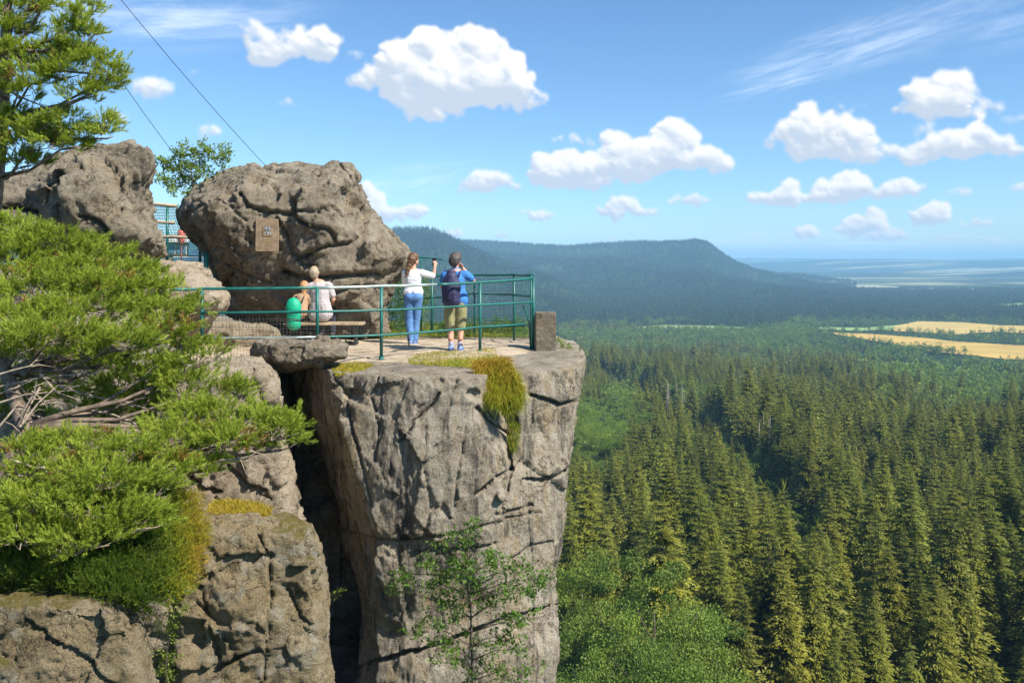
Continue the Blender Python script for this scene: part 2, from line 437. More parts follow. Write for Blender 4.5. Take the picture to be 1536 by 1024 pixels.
# the ground: one sheet to the horizon
rr = np.concatenate([[0, 6, 12, 18], np.geomspace(24, 1300, 110), np.geomspace(1315, 6600, 230), np.geomspace(6680, 24000, 130)])
th = np.concatenate([np.arange(-180, -40, 3.), np.arange(-40, 42, .16), np.arange(42, 180, 3.)])
TH, RR = np.meshgrid(np.radians(th), rr); gx = (RR * np.sin(TH)).ravel(); gy = (RR * np.cos(TH)).ravel()
gz = ground(gx, gy)
nr, na = RR.shape
ii, jj = np.meshgrid(np.arange(nr - 1), np.arange(na), indexing='ij'); j2 = (jj + 1) % na
Fg = np.stack([ii * na + jj, (ii + 1) * na + jj, (ii + 1) * na + j2, ii * na + j2], -1).reshape(-1, 4)[:, ::-1]
gm, t_, b_ = newmat('forest_floor')
pos = t_.new('ShaderNodeNewGeometry').outputs['Position']
s1 = t_.vm('MULTIPLY', pos, (1 / 900., 1 / 420., 0)); nA = t_.noise(s1, 1.0, 9, .62)
s2 = t_.vm('MULTIPLY', pos, (1 / 3200., 1 / 900., 0)); nB = t_.noise(s2, 1.3, 8, .6)
vo = t_.new('ShaderNodeTexVoronoi'); t_.put(vo.inputs['Vector'], t_.vm('MULTIPLY', pos, (1 / 420., 1 / 260., 0))); vo.inputs['Scale'].default_value = 1
wood = t_.mix(t_.step(nA, .35, .65), (.020, .034, .016), (.045, .075, .028))
fld = t_.mix(vo.outputs['Color'], (.20, .24, .09), (.44, .40, .24))
dist = t_.vm('LENGTH', pos)
zs_ = t_.new('ShaderNodeSeparateXYZ'); t_.put(zs_.inputs[0], pos)
fm = t_.math('MULTIPLY', t_.math('MULTIPLY', t_.step(nB, .49, .58), t_.step(dist, 4700, 5600)), t_.math('SUBTRACT', 1, t_.step(zs_.outputs[2], -135, -120)))
fm = t_.math('MAXIMUM', fm, t_.math('MULTIPLY', t_.step(nB, .50, .60), t_.step(dist, 8000, 9000)))
t_.put(b_.inputs['Base Color'], t_.mix(fm, wood, fld)); b_.inputs['Roughness'].default_value = 1; b_.inputs['Specular IOR Level'].default_value = 0
g_ = obj('ground', mesh_np('ground', np.stack([gx, gy, gz], 1), Fg, gm, True)); tag(g_, 'wooded valley floor, hills and far plain under the viewpoint', kind='structure')
tick('ground')
fcol = {'gold': (.50, .36, .09), 'ochre': (.48, .32, .06), 'green': (.22, .33, .09), 'pale': (.42, .40, .27)}
fmat = {}
for k, c in fcol.items():
    m, t2, b2 = newmat('field_' + k); ps = t2.new('ShaderNodeNewGeometry').outputs['Position']
    n = t2.noise(t2.vm('MULTIPLY', ps, (1 / 160., 1 / 60., 0)), 1, 7, .6)
    t2.put(b2.inputs['Base Color'], t2.mix(t2.step(n, .3, .7), tuple(q * .78 for q in c), tuple(q * 1.12 for q in c))); b2.inputs['Roughness'].default_value = 1
    fmat[k] = m
for F_ in FIELDS:
    P = F_['w']; ys = [p[1] for p in P]; xs = [p[0] for p in P]
    d = max(6, (max(ys) - min(ys)) / 14)
    V = np.array([(x, y) for (x, y) in P]); V = np.concatenate([np.linspace(V[i], V[(i + 1) % len(V)], 5)[:-1] for i in range(len(V))])
    V = V + np.stack([fbm(np.stack([V[:, 0] / 70, V[:, 1] / 70, V[:, 0] * 0], 1), 5, 3), fbm(np.stack([V[:, 0] / 70, V[:, 1] / 70, V[:, 0] * 0], 1), 8, 3)], 1) * 14
    # grid fill so the sheet follows the ground
    nx, ny = 40, 14
    X, Y = np.meshgrid(np.linspace(V[:, 0].min(), V[:, 0].max(), nx * 4), np.linspace(V[:, 1].min(), V[:, 1].max(), ny * 4), indexing='ij')
    inside = inpoly(X.ravel(), Y.ravel(), V).reshape(X.shape)
    z = ground(X.ravel(), Y.ravel()) + 1.2
    fs = [];
    for i in range(X.shape[0] - 1):
        for j in range(X.shape[1] - 1):
            if inside[i, j] and inside[i+1, j] and inside[i, j+1] and inside[i+1, j+1]:
                n = X.shape[1]; fs.append((i*n+j, (i+1)*n+j, (i+1)*n+j+1, i*n+j+1))
    if fs:
        m = mesh_np('field', np.stack([X.ravel(), Y.ravel(), z], 1), np.array(fs), fmat[F_['c']])
        tag(obj('field', m), F_['l'], kind='structure')

# tree templates -----------------------------------------------------
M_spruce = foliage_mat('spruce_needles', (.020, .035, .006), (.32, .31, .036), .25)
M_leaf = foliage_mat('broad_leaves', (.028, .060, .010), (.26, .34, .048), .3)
M_hill = foliage_mat('hazed_spruce_foliage', (.012, .026, .016), (.11, .155, .055), .2)  # spruce foliage copy, darkened and blued in colour to look distant and hazy
M_bark = simple('tree_bark', (.09, .07, .05), .9, var=.4, scale=3)
M_pale = simple('pale_bark', (.30, .27, .22), .9, var=.25, scale=3)
def tri_leaf(C, D, U, l, w):
    """triangles with base at C, pointing along D, wide along U"""
    V = np.empty((len(C), 3, 3)); V[:, 0] = C - U * w[:, None]; V[:, 1] = C + U * w[:, None]; V[:, 2] = C + D * l[:, None]; return V
def unit(v): return v / (np.linalg.norm(v, axis=-1, keepdims=True) + 1e-9)
def trunk_geo(h, r, n=6, lean=(0, 0), seg=6, rs=None):
    zs = np.linspace(0, h, seg); a = np.arange(n) / n * 2 * math.pi; V = []
    for i, z in enumerate(zs):
        q = r * (1 - .93 * z / h); V.append(np.stack([q * np.cos(a) + lean[0] * (z / h) ** 2, q * np.sin(a) + lean[1] * (z / h) ** 2, np.full(n, z - (1.5 if i == 0 else 0))], 1))
    V = np.concatenate(V); Fq = [(i*n+j, i*n+(j+1)%n, (i+1)*n+(j+1)%n, (i+1)*n+j) for i in range(seg-1) for j in range(n)]
    return V, np.array(Fq)
def spruce_crown(h, seed, lod):
    rng = np.random.RandomState(seed)
    nlev, nbr, nl = ((50, 11, 36), (32, 9, 13), (10, 5, 2))[lod]
    Rm = h * (.15, .20, .165, .22, .13, .185)[seed // 7 % 6]; T = []; tint = []
    z0 = rng.uniform(.06, .16)
    for i in range(nlev):
        f = (i + rng.uniform(-.4, .4)) / nlev; f = min(max(f, 0), .985); z = h * (z0 + (1 - z0) * f)
        L0 = Rm * (1 - f) ** .78 * (1 if f > .12 else .8) + .012 * h
        for k in range(nbr):
            a = rng.uniform(0, 2 * math.pi); L = L0 * rng.uniform(.55, 1.2)
            if rng.rand() < .08: continue
            s = (np.arange(nl) + rng.uniform(0, 1, nl)) / nl; s = np.clip(s, .12, 1)
            droop = L * (.32 * s - .62 * s * s + rng.uniform(-.15, .05)) * (1.0 - .8 * f)
            out = np.array([math.cos(a), math.sin(a), 0.]); side = np.array([-math.sin(a), math.cos(a), 0.])
            C = out * (s * L)[:, None]; C[:, 2] = z + droop + rng.normal(0, .03 * L0, nl)
            sg = rng.uniform(-1, 1, nl)
            sc = {0: .135, 1: .27, 2: .95}[lod]
            C = C + side * (sg * (.30 * L * (1 - .6 * s)))[:, None]
            D = unit(out * (.55 + .5 * s)[:, None] + side * (sg * .9)[:, None] + np.array([0, 0, 1.]) * (rng.uniform(-.75, .12, nl))[:, None])
            U = unit(np.cross(D, rng.normal(0, 1, (nl, 3)) * .5 + np.array([0, 0, 1.])))
            l = L0 * sc * rng.uniform(.8, 1.5, nl) * (1.05 - .3 * s); w = l * rng.uniform(.22, .38, nl)
            T.append(tri_leaf(C, D, U, l, w)); tint.append(np.repeat(np.clip(-.05 + .95 * s ** 1.3 + rng.normal(0, .14, nl), 0, 1), 3))  # tint paints shaded gaps inside the crown and lit branch tips
    n = {0: 8, 1: 5, 2: 3}[lod]   # the leader
    C = np.zeros((n, 3)); C[:, 2] = h * (1 - .05 * rng.rand(n)); D = unit(np.stack([rng.normal(0, .3, n), rng.normal(0, .3, n), np.ones(n)], 1))
    T.append(tri_leaf(C, D, unit(np.cross(D, rng.normal(0, 1, (n, 3)))), np.full(n, .045 * h), np.full(n, .0022 * h))); tint.append(np.full(n * 3, .7))
    V = np.concatenate(T).reshape(-1, 3); return V, np.arange(len(V)).reshape(-1, 3), np.concatenate(tint)
def broad_crown(h, seed, lod, rx=.30, zc=.62, rz=.36, openness=.0):
    rng = np.random.RandomState(seed)
    nc, nl = ((74, 330), (46, 54), (18, 12))[lod]
    u = unit(rng.normal(0, 1, (nc, 3))); rad = rng.uniform(.30, 1, nc) ** .38
    lump = 1 + .55 * fbm(u * 2.2 + seed, seed, 2) * 2
    C = u * (rad * lump)[:, None] * np.array([rx * h, rx * h, rz * h]); C[:, 2] += zc * h
    C[:, 2] = np.where(C[:, 2] < .16 * h, .16 * h + rng.rand(nc) * .1 * h, C[:, 2])
    cr = h * (.060, .062, .10)[lod] * rng.uniform(.6, 1.5, nc)
    v = unit(rng.normal(0, 1, (nc, nl, 3))) * (rng.uniform(0, 1, (nc, nl, 1)) ** .4) * cr[:, None, None] * np.array([1.25, 1.25, .7])
    P = (C[:, None] + v).reshape(-1, 3); n = len(P)
    D = unit(rng.normal(0, 1, (n, 3)) + unit(v.reshape(-1, 3)) * .8 + np.array([0, 0, -.1]))
    U = unit(np.cross(D, rng.normal(0, 1, (n, 3))))
    sz = h * {0: .0085, 1: .020, 2: .078}[lod] * rng.uniform(.7, 1.4, n)
    V = np.empty((n, 4, 3)); V[:, 0] = P; V[:, 1] = P + D * (sz * .55)[:, None] + U * (sz * .42)[:, None]; V[:, 2] = P + D * sz[:, None] * 1.1; V[:, 3] = P + D * (sz * .55)[:, None] - U * (sz * .42)[:, None]
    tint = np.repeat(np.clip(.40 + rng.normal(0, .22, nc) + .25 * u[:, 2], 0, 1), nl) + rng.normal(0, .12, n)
    V = V.reshape(-1, 3); return V, np.arange(len(V)).reshape(-1, 4), np.repeat(np.clip(tint, 0, 1), 4)
def broad_trunk(h, seed, rx=.30):
    rng = np.random.RandomState(seed + 99); mb = MB()
    top = Vector((rng.uniform(-.04, .04) * h, rng.uniform(-.04, .04) * h, .8 * h))
    mb.tube([(0, 0, -1.5), (0, 0, .02 * h), top * .45, top], [.024*h, .018*h, .012*h, .003*h], 7)
    for k in range(11):
        f = rng.uniform(.3, .9); a = rng.uniform(0, 6.28); b = Vector((0, 0, 0)).lerp(top, f)
        e = b + Vector((math.cos(a) * rx * h * .75, math.sin(a) * rx * h * .75, h * rng.uniform(.06, .24))); m_ = b.lerp(e, .5) + Vector((0, 0, -.02 * h))
        mb.tube([b, m_, e], [.007*h, .004*h, .0015*h], 5)
    return mb
TP = {}
def tmpl(kind, lod, v):
    key = (kind, lod, v)
    if key in TP: return TP[key]
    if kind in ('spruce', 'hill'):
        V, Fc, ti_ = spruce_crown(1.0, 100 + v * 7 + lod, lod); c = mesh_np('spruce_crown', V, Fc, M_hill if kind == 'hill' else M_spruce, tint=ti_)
        V, Fc = trunk_geo(.97, .011); V[V[:, 2] < 0, 2] = -.06; tr = mesh_np('spruce_trunk', V, Fc, M_bark, True)
    else:
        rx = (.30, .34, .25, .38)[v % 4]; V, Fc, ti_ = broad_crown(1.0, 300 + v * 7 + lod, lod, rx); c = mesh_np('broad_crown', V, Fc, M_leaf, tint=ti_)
        mb = broad_trunk(1.0, 300 + v, rx); mb.v = [(x, y, max(z, -.06)) for x, y, z in mb.v]; tr = mb.mesh('broad_trunk', M_bark if v % 2 else M_pale, True)
    TP[key] = (c, tr); return TP[key]
def merged(kind, lod, v):
    c, tr = tmpl(kind, lod, v)
    o = bpy.data.objects.new('%s_shape' % kind, c); return o

# scatter ------------------------------------------------------------
rng = np.random.RandomState(11)
def scatter(y0, y1, sp, pxa, pxb):
    n = int((y1 ** 2 - y0 ** 2) / 2 * (pxb - pxa) / F / sp ** 2)
    y = np.sqrt(rng.uniform(y0 ** 2, y1 ** 2, n)); px = rng.uniform(pxa, pxb, n); x = (px - CX) / F * y
    # jittered thinning: keep one per cell
    c = np.stack([np.floor(x / (sp * .72)), np.floor(y / (sp * .72))], 1).astype(np.int64); _, idx = np.unique(c, axis=0, return_index=True)
    return x[idx], y[idx]
parts_ = [scatter(72, 240, 5.5, 690, 1620), scatter(240, 420, 5.2, 690, 1620), scatter(420, 1100, 6.6, 640, 1640), scatter(1100, 2100, 9.5, 560, 1640), scatter(2100, 3600, 12.5, 480, 1620), scatter(3600, 6300, 17, 470, 1620)]
tx = np.concatenate([p[0] for p in parts_]); ty = np.concatenate([p[1] for p in parts_])
k = ~clear_mask(tx, ty) & ~((ty > 4750) & (CX + tx / ty * F > 1285)); tx, ty = tx[k], ty[k]
tpx = CX + tx / ty * F; tz = ground(tx, ty); tpy = HY + (ZC - tz) / ty * F
k = ~((ty < 96) | ((ty < 112) & (tpx < 1050))); tx, ty, tz, tpx, tpy = [a[k] for a in (tx, ty, tz, tpx, tpy)]
# keep the sight lines to the fields open and the clearings' fronts low
k = ~((ty > 1290) & (ty < 1420) & (tpx > 1380)) ; tx, ty, tz, tpx, tpy = [a[k] for a in (tx, ty, tz, tpx, tpy)]
# tree rows and open land beside the fields
k = ~((ty > 1500) & (ty < 2300) & (tpx > 1215) & (rng.rand(len(tx)) > .30)); tx, ty, tz, tpx, tpy = [a[k] for a in (tx, ty, tz, tpx, tpy)]
nb = fbm(np.stack([tx / 90, ty / 150, tx * 0], 1), 90, 4) + .25 * fbm(np.stack([tx / 25, ty / 25, tx * 0], 1), 95, 2)
thr = np.full(len(tx), .30)
def region(cx, cy, rx, ry, k):     # broadleaf woods seen in the photograph, as patches of ground
    global thr
    u = ((tpx - cx) / rx) ** 2 + ((tpy - cy) / ry) ** 2; thr = thr - k * np.exp(-u)
region(900, 1100, 60, 60, .5); region(900, 740, 70, 90, .8); region(930, 650, 60, 50, .6); region(1290, 810, 50, 40, .8); region(1225, 750, 60, 35, .7); region(1150, 740, 60, 40, .4)
region(1440, 630, 150, 35, .7); region(1400, 590, 160, 30, .4); region(1180, 520, 120, 25, .6); region(900, 505, 120, 12, 1.0); region(1150, 500, 180, 10, .8)
region(1470, 545, 180, 14, 1.0); region(1370, 1020, 190, 170, -1.3); region(1050, 780, 40, 40, .3)
thr += .5 * ((ty > 2300)) + .25 * (ty > 1800)
isb = nb > thr
isb |= (rng.rand(len(tx)) < .035) & (ty < 1300)
isb |= (ty > 1500) & (ty < 2300) & (tpx > 1180) & (rng.rand(len(tx)) < .7)
cut = isb & (ty < 1300) & (rng.rand(len(tx)) < .55)
tx, ty, tz, tpx, tpy, isb = [a[~cut] for a in (tx, ty, tz, tpx, tpy, isb)]
hgt = np.where(isb, rng.uniform(11, 22, len(tx)), rng.uniform(17, 30, len(tx)))
hgt *= 1 + .25 * fbm(np.stack([tx / 40, ty / 40, tx * 0], 1), 77, 2)
hgt *= np.where(isb, 1, np.interp(ty, [90, 150, 320], [1.08, 1.08, 1.0]))
stand = facets(np.stack([tx / 95, ty / 95, tx * 0], 1), 123, 0)
hgt *= np.where(ty < 1300, 1 + .55 * stand, 1)
LANE = [np.array(q_, float) for q_ in ((880, 560), (960, 590), (1040, 640), (1110, 700), (1200, 790), (1270, 900))]
Pq = np.stack([tpx, tpy], 1); ld = np.full(len(tx), 1e9); side_ = np.zeros(len(tx))
for i_ in range(len(LANE) - 1):
    dd_, uu_ = seg_dist(Pq, LANE[i_], LANE[i_ + 1]); e_ = LANE[i_ + 1] - LANE[i_]; sd_ = (Pq[:, 1] - LANE[i_][1]) * e_[0] - (Pq[:, 0] - LANE[i_][0]) * e_[1]
    side_ = np.where(dd_ < ld, sd_, side_); ld = np.minimum(ld, dd_)
sc_ = np.interp(tpy, [560, 900], [.5, 2.2])
hgt *= np.where((side_ < 0) & (ld < 30 * sc_), 1.22, 1); hgt *= np.where((side_ > 0) & (ld < 34 * sc_), .62, 1); hgt = np.where((side_ > 0) & (ld < 5 * sc_), .01, hgt)
lb_ = (side_ > 0) & (ld < 26 * sc_) & (rng.rand(len(tx)) < .65) & ~isb; isb = isb | lb_; hgt = np.where(lb_ & (hgt > 1), rng.uniform(8, 13, len(tx)), hgt)
hgt *= np.where(ty > 1150, np.interp(ty, [1150, 1300], [1, .72]), 1)
hgt *= np.where((ty > 2300), 1.05, 1) * np.where(ty > 3600, 1.2, 1)

k = hgt > 1; tx, ty, tz, tpx, tpy, isb, hgt = [a[k] for a in (tx, ty, tz, tpx, tpy, isb, hgt)]; hgt = hgt.copy()
# individuals: those that show largest
vis = (tpx > 815) & (tpx < 1560) & (tpy - hgt / ty * F < 1024)
size = hgt / ty
order = np.argsort(-np.where(vis, size, -1))
lab_s = ['olive spruce in the front rank at the bottom edge of the forest', 'tall narrow spruce on the slope just beyond the front rank', 'dark spruce standing in the middle of the slope forest']
nS = nB = 0; indiv = np.zeros(len(tx), bool)
for (qx, qy, top, rxk) in ((868,118,845,2),(922,104,884,1),(985,98,862,3),(1042,108,912,2),(884,84,975,0),(1003,84,970,2)):
    x_ = (qx - CX) / F * qy; z_ = float(ground([x_], [qy])[0]); h_ = ZC - (top - HY) / F * qy - z_
    c, tr = tmpl('broad', 0, rxk); root = empty('broadleaf_tree', (x_, qy, z_), 'big round light green broadleaf tree at the bottom edge, right beside the pillar', 'broadleaf tree', 'broadleaf trees by the cliff foot')
    root.rotation_euler = (0, 0, qx); root.scale = (h_ * .82, h_ * .82, h_ * 1.06); obj('crown', c, root); obj('trunk', tr, root)
    near_ = ((tx - x_) ** 2 + (ty - qy) ** 2) < 30; size[near_] = -2; hgt[near_] = .01; vis[near_] = False
for i in order:
    if not vis[i]: continue
    if isb[i]:
        if nB >= 230: continue
    elif nS >= 295: continue
    v = int(rng.randint(4)); kind = 'broad' if isb[i] else 'spruce'
    lod = 0 if size[i] > (.05 if isb[i] else .065) else 1
    c, tr = tmpl(kind, lod, v)
    band = 0 if size[i] > .10 else (1 if size[i] > .06 else 2)
    loc = (tx[i], ty[i], tz[i] - .4)
    if kind == 'spruce':
        nS += 1; root = empty('spruce_tree', loc, lab_s[band], 'spruce tree', ('spruces of the front rank', 'spruces behind the front rank', 'spruces in the middle of the slope')[band])
    else:
        nB += 1; root = empty('broadleaf_tree', loc, ('round light green broadleaf tree at the bottom edge beside the cliff', 'bright green broadleaf tree among the olive spruces', 'small green broadleaf crown in the middle of the forest slope')[band], 'broadleaf tree', ('broadleaf trees by the cliff foot', 'broadleaf trees among the spruces', 'broadleaf trees in the middle forest')[band])
    root.rotation_euler = (0, 0, rng.uniform(0, 6.28)); root.scale = [hgt[i] * rng.uniform(.9, 1.3)] * 2 + [hgt[i]]
    obj('crown', c, root); obj('trunk', tr, root); indiv[i] = True
    if nS >= 295 and nB >= 230: break
tick('individual trees %d %d of %d' % (nS, nB, len(tx)))
# the rest of the woods: uncountable, one object per kind of wood
def wood(name, label, sel, kind):
    n = int(sel.sum()); idx = np.where(sel)[0]
    m = mesh_np(name, np.stack([tx[idx], ty[idx], tz[idx] - .4], 1), np.zeros((0, 3), int), None) if False else bpy.data.meshes.new(name)
    m.vertices.add(n); m.vertices.foreach_set('co', np.stack([tx[idx], ty[idx], tz[idx] - .4], 1).astype(np.float32).ravel())
    lod = np.where(size[idx] > .028, 1, 2); v = rng.randint(0, 4, n)
    # collection order: shapes sorted by name
    c_ = bpy.data.collections.new(name + '_shapes')
    for l in (1, 2):
        for q in range(4):
            o = merged(kind, l, q); o.name = 'shape_%d%d' % (l, q); c_.objects.link(o)
    a = m.attributes.new('pick', 'INT', 'POINT'); a.data.foreach_set('value', ((lod - 1) * 4 + v).astype(np.int32))
    a = m.attributes.new('scl', 'FLOAT_VECTOR', 'POINT'); s3 = np.stack([hgt[idx] * (1 if kind == 'broad' else 1.1)] * 2 + [hgt[idx]], 1).astype(np.float32); a.data.foreach_set('vector', s3.ravel())
    a = m.attributes.new('rot', 'FLOAT_VECTOR', 'POINT'); r3 = np.stack([np.zeros(n), np.zeros(n), rng.uniform(0, 6.28, n)], 1).astype(np.float32); a.data.foreach_set('vector', r3.ravel())
    o = obj(name, m); tag(o, label, kind='stuff')
    ng = bpy.data.node_groups.new(name, 'GeometryNodeTree'); ng.is_modifier = True if hasattr(ng, 'is_modifier') else None
    ng.interface.new_socket('Geometry', in_out='INPUT', socket_type='NodeSocketGeometry'); ng.interface.new_socket('Geometry', in_out='OUTPUT', socket_type='NodeSocketGeometry')
    N = ng.nodes; L = ng.links; gi = N.new('NodeGroupInput'); go = N.new('NodeGroupOutput')
    ci = N.new('GeometryNodeCollectionInfo'); ci.inputs['Collection'].default_value = c_; ci.inputs['Separate Children'].default_value = True; ci.inputs['Reset Children'].default_value = True
    ip = N.new('GeometryNodeInstanceOnPoints'); ip.inputs['Pick Instance'].default_value = True
    def attr(nm, tp):
        q = N.new('GeometryNodeInputNamedAttribute'); q.data_type = tp; q.inputs['Name'].default_value = nm; return q.outputs[0]
    L.new(gi.outputs[0], ip.inputs['Points']); L.new(ci.outputs[0], ip.inputs['Instance']); L.new(attr('pick', 'INT'), ip.inputs['Instance Index'])
    L.new(attr('scl', 'FLOAT_VECTOR'), ip.inputs['Scale'])
    er = N.new('FunctionNodeEulerToRotation'); L.new(attr('rot', 'FLOAT_VECTOR'), er.inputs[0]); L.new(er.outputs[0], ip.inputs['Rotation'])
    L.new(ip.outputs[0], go.inputs[0])
    md = o.modifiers.new('trees', 'NODES'); md.node_group = ng
for name, label, sel, kind in (
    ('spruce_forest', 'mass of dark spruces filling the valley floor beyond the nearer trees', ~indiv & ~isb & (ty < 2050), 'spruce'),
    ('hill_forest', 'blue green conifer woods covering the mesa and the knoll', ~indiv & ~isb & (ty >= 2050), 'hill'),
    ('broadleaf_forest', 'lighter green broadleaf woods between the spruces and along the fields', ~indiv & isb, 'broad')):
    wood(name, label, sel, kind)
tick('woods')
# bare trunks of dead pines standing out of the forest
def bare(px, py0, py1, Y, n):
    r = random.Random(px)
    for k in range(n):
        q = px + r.uniform(-14, 14); Yk = Y + r.uniform(-15, 15); x, y, z = at(q, py1, Yk); x2, y2, z2 = at(q + r.uniform(-2, 2), py0 + r.uniform(0, 25), Yk)
        mb = MB(); mb.tube([(0, 0, 0), ((x2 - x) * .4, 0, (z2 - z) * .5), (x2 - x, 0, z2 - z)], [.30, .22, .06], 6)
        for j in range(5):
            f = r.uniform(.4, .95); a = r.uniform(0, 6.28); p = Vector((x2 - x, 0, z2 - z)) * f
            mb.tube([p, p + Vector((math.cos(a) * 1.6, math.sin(a) * 1.6, .5))], [.06, .02], 4)
        o = mb.build('bare_trunk', M_pale, smooth=True); o.location = (x, y, z)
        tag(o, 'pale leafless trunk of a dead pine at the forest gap, one of a loose row' if px < 1250 else 'pale leafless trunk rising beside the light green broadleaf patch', 'dead tree', 'bare trunks at the gap' if px < 1250 else 'bare trunks by the broadleaf patch')
bare(1148, 618, 700, 330, 7); bare(1322, 738, 830, 215, 2); bare(1010, 560, 620, 470, 4)
# haze ----------------------------------------------------------------
mb = MB(); mb.box((0, 0, (-170 + HZTOP) / 2), (50000, 50000, HZTOP + 170))
hm = bpy.data.materials.new('air'); hm.use_nodes = True; hm.node_tree.nodes.clear(); ht = NT(hm.node_tree)
ho = ht.new('ShaderNodeOutputMaterial'); pv = ht.new('ShaderNodeVolumePrincipled')
pv.inputs['Color'].default_value = (*HAZEC, 1); pv.inputs['Density'].default_value = HAZE; pv.inputs['Anisotropy'].default_value = -.2
ht.l.new(pv.outputs[0], ho.inputs['Volume'])
tag(mb.build('haze', hm), 'thin blue summer haze filling the air over the valley', kind='stuff')
# ------------------------------------------------------------------ rock
def rock_mat(name, base, dark, pale, moss=.0, streak=.5, lichen=.4, darkamt=.5, warm=(.42, .30, .15), warmamt=.45, mosscol=(.16, .15, .02), vs=1.0, grain=1.0):
    m, t, b = newmat(name); tc = t.new('ShaderNodeTexCoord').outputs['Object']; nrm = t.new('ShaderNodeNewGeometry')
    nz = t.new('ShaderNodeSeparateXYZ'); t.put(nz.inputs[0], nrm.outputs['Normal']); up = nz.outputs[2]
    n1 = t.noise(tc, .9, 7, .62, .4); n2 = t.noise(tc, 3.1, 9, .70, .3); n3 = t.noise(tc, 14, 9, .75); n4 = t.noise(tc, 48, 6, .8)
    n5 = t.noise(t.vm('ADD', tc, (7.3, 2.1, 4.4)), 1.7, 8, .7, .3)
    c = t.mix(t.step(n2, .34, .66), base, pale)
    c = t.mix(t.math('MULTIPLY', t.step(n5, .46, .66), warmamt), c, warm)
    dk = t.math('MULTIPLY', t.step(t.math('ADD', t.math('MULTIPLY', n1, .5), t.math('MULTIPLY', n3, .5)), .48, .60), darkamt)
    c = t.mix(dk, c, dark)
    steep = t.math('SUBTRACT', 1, t.step(t.math('ABSOLUTE', up), .35, .75))
    st = t.noise(t.vm('MULTIPLY', tc, (3.2, 3.2, .22)), 1.5, 9, .66, .4); st2 = t.noise(t.vm('MULTIPLY', tc, (8, 8, .5)), 1.2, 8, .7, .3)
    c = t.mix(t.math('MULTIPLY', t.math('MULTIPLY', t.step(st, .50, .64), steep), streak), c, t.mix(n3, tuple(x * .7 for x in dark), tuple(x * 1.9 for x in dark)))
    c = t.mix(t.math('MULTIPLY', t.math('MULTIPLY', t.step(st2, .53, .66), steep), streak * .6), c, (.50, .46, .38))
    c = t.mix(t.math('MULTIPLY', t.math('MULTIPLY', t.step(st, .46, .36), steep), streak * .6), c, warm)
    vo = t.new('ShaderNodeTexVoronoi'); t.put(vo.inputs['Vector'], tc); vo.inputs['Scale'].default_value = 5
    li = t.math('MULTIPLY', t.step(t.math('SUBTRACT', n2, t.math('MULTIPLY', vo.outputs['Distance'], .35)), .38, .47), lichen)
    li = t.math('MULTIPLY', li, t.step(n3, .38, .62))
    c = t.mix(li, c, (.50, .48, .41))
    # mineral grain: dark pits and bright quartz specks
    c = t.mix(t.math('MULTIPLY', t.step(n4, .51, .64), .62 * grain), c, tuple(x * .6 for x in dark))
    c = t.mix(t.math('MULTIPLY', t.step(n4, .47, .33), .60 * grain), c, tuple(min(1, x * 1.35) for x in pale))
    # hairline fractures
    wv = t.vm('ADD', t.vm('MULTIPLY', tc, (1, 1, vs)), t.vm('MULTIPLY', t.new('ShaderNodeTexNoise').outputs['Color'], (0, 0, 0)))
    dn = t.new('ShaderNodeTexNoise'); t.put(dn.inputs['Vector'], tc); dn.inputs['Scale'].default_value = 3.0; dn.inputs['Detail'].default_value = 6; dn.inputs['Roughness'].default_value = .7
    wv = t.vm('MULTIPLY_ADD', dn.outputs['Color'], (.55, .55, .55), wv)
    ve = t.new('ShaderNodeTexVoronoi', feature='DISTANCE_TO_EDGE'); t.put(ve.inputs['Vector'], wv); ve.inputs['Scale'].default_value = 2.1
    crk = t.math('MULTIPLY', t.math('SUBTRACT', 1, t.step(ve.outputs['Distance'], .0, .022)), t.step(n5, .44, .56))
    c = t.mix(t.math('MULTIPLY', crk, .7), c, tuple(x * .4 for x in dark))
    if moss:
        mm = t.math('MULTIPLY', t.step(t.math('ADD', t.math('MULTIPLY', up, .45), t.math('MULTIPLY', n1, .9)), .82 - moss * .25, .95 - moss * .25), .85)
        mm = t.math('MULTIPLY', mm, t.step(n3, .3, .55))
        c = t.mix(mm, c, t.mix(n3, mosscol, tuple(x * 2.1 for x in mosscol)))
    t.put(b.inputs['Base Color'], c); b.inputs['Roughness'].default_value = .93; b.inputs['Specular IOR Level'].default_value = .2
    bn = t.new('ShaderNodeBump'); bn.inputs['Strength'].default_value = 1.0; bn.inputs['Distance'].default_value = .075 * grain
    hgt_ = t.math('ADD', t.math('MULTIPLY', n3, .9), t.math('MULTIPLY', n4, .30)); hgt_ = t.math('ADD', hgt_, t.math('MULTIPLY', t.noise(t.vm('MULTIPLY', tc, (1, 1, .5 + .5 * vs)), 24, 9, .8), .75))
    hgt_ = t.math('SUBTRACT', hgt_, t.math('MULTIPLY', crk, .5))
    t.put(bn.inputs['Height'], hgt_); t.put(b.inputs['Normal'], bn.outputs[0])
    return m
RM_cliff = rock_mat('weathered_sandstone', (.37, .31, .225), (.085, .075, .062), (.56, .49, .38), streak=.95, lichen=.35, darkamt=.6, vs=.4)
RM_boulder = rock_mat('grey_brown_sandstone', (.31, .255, .18), (.058, .050, .040), (.48, .41, .305), streak=.25, lichen=.25, darkamt=.75, warmamt=.3)
RM_light = rock_mat('light_sandstone', (.52, .42, .29), (.18, .145, .105), (.66, .55, .41), streak=.3, lichen=.4, darkamt=.45, moss=.0)
RM_mossy = rock_mat('mossy_sandstone', (.36, .275, .145), (.11, .088, .05), (.52, .43, .28), moss=.2, streak=.35, lichen=.75, darkamt=.6, mosscol=(.13, .11, .02))
RM_deck = rock_mat('trodden_stone', (.62, .49, .34), (.36, .28, .19), (.72, .60, .44), streak=0, lichen=.1, darkamt=.3, grain=.6)

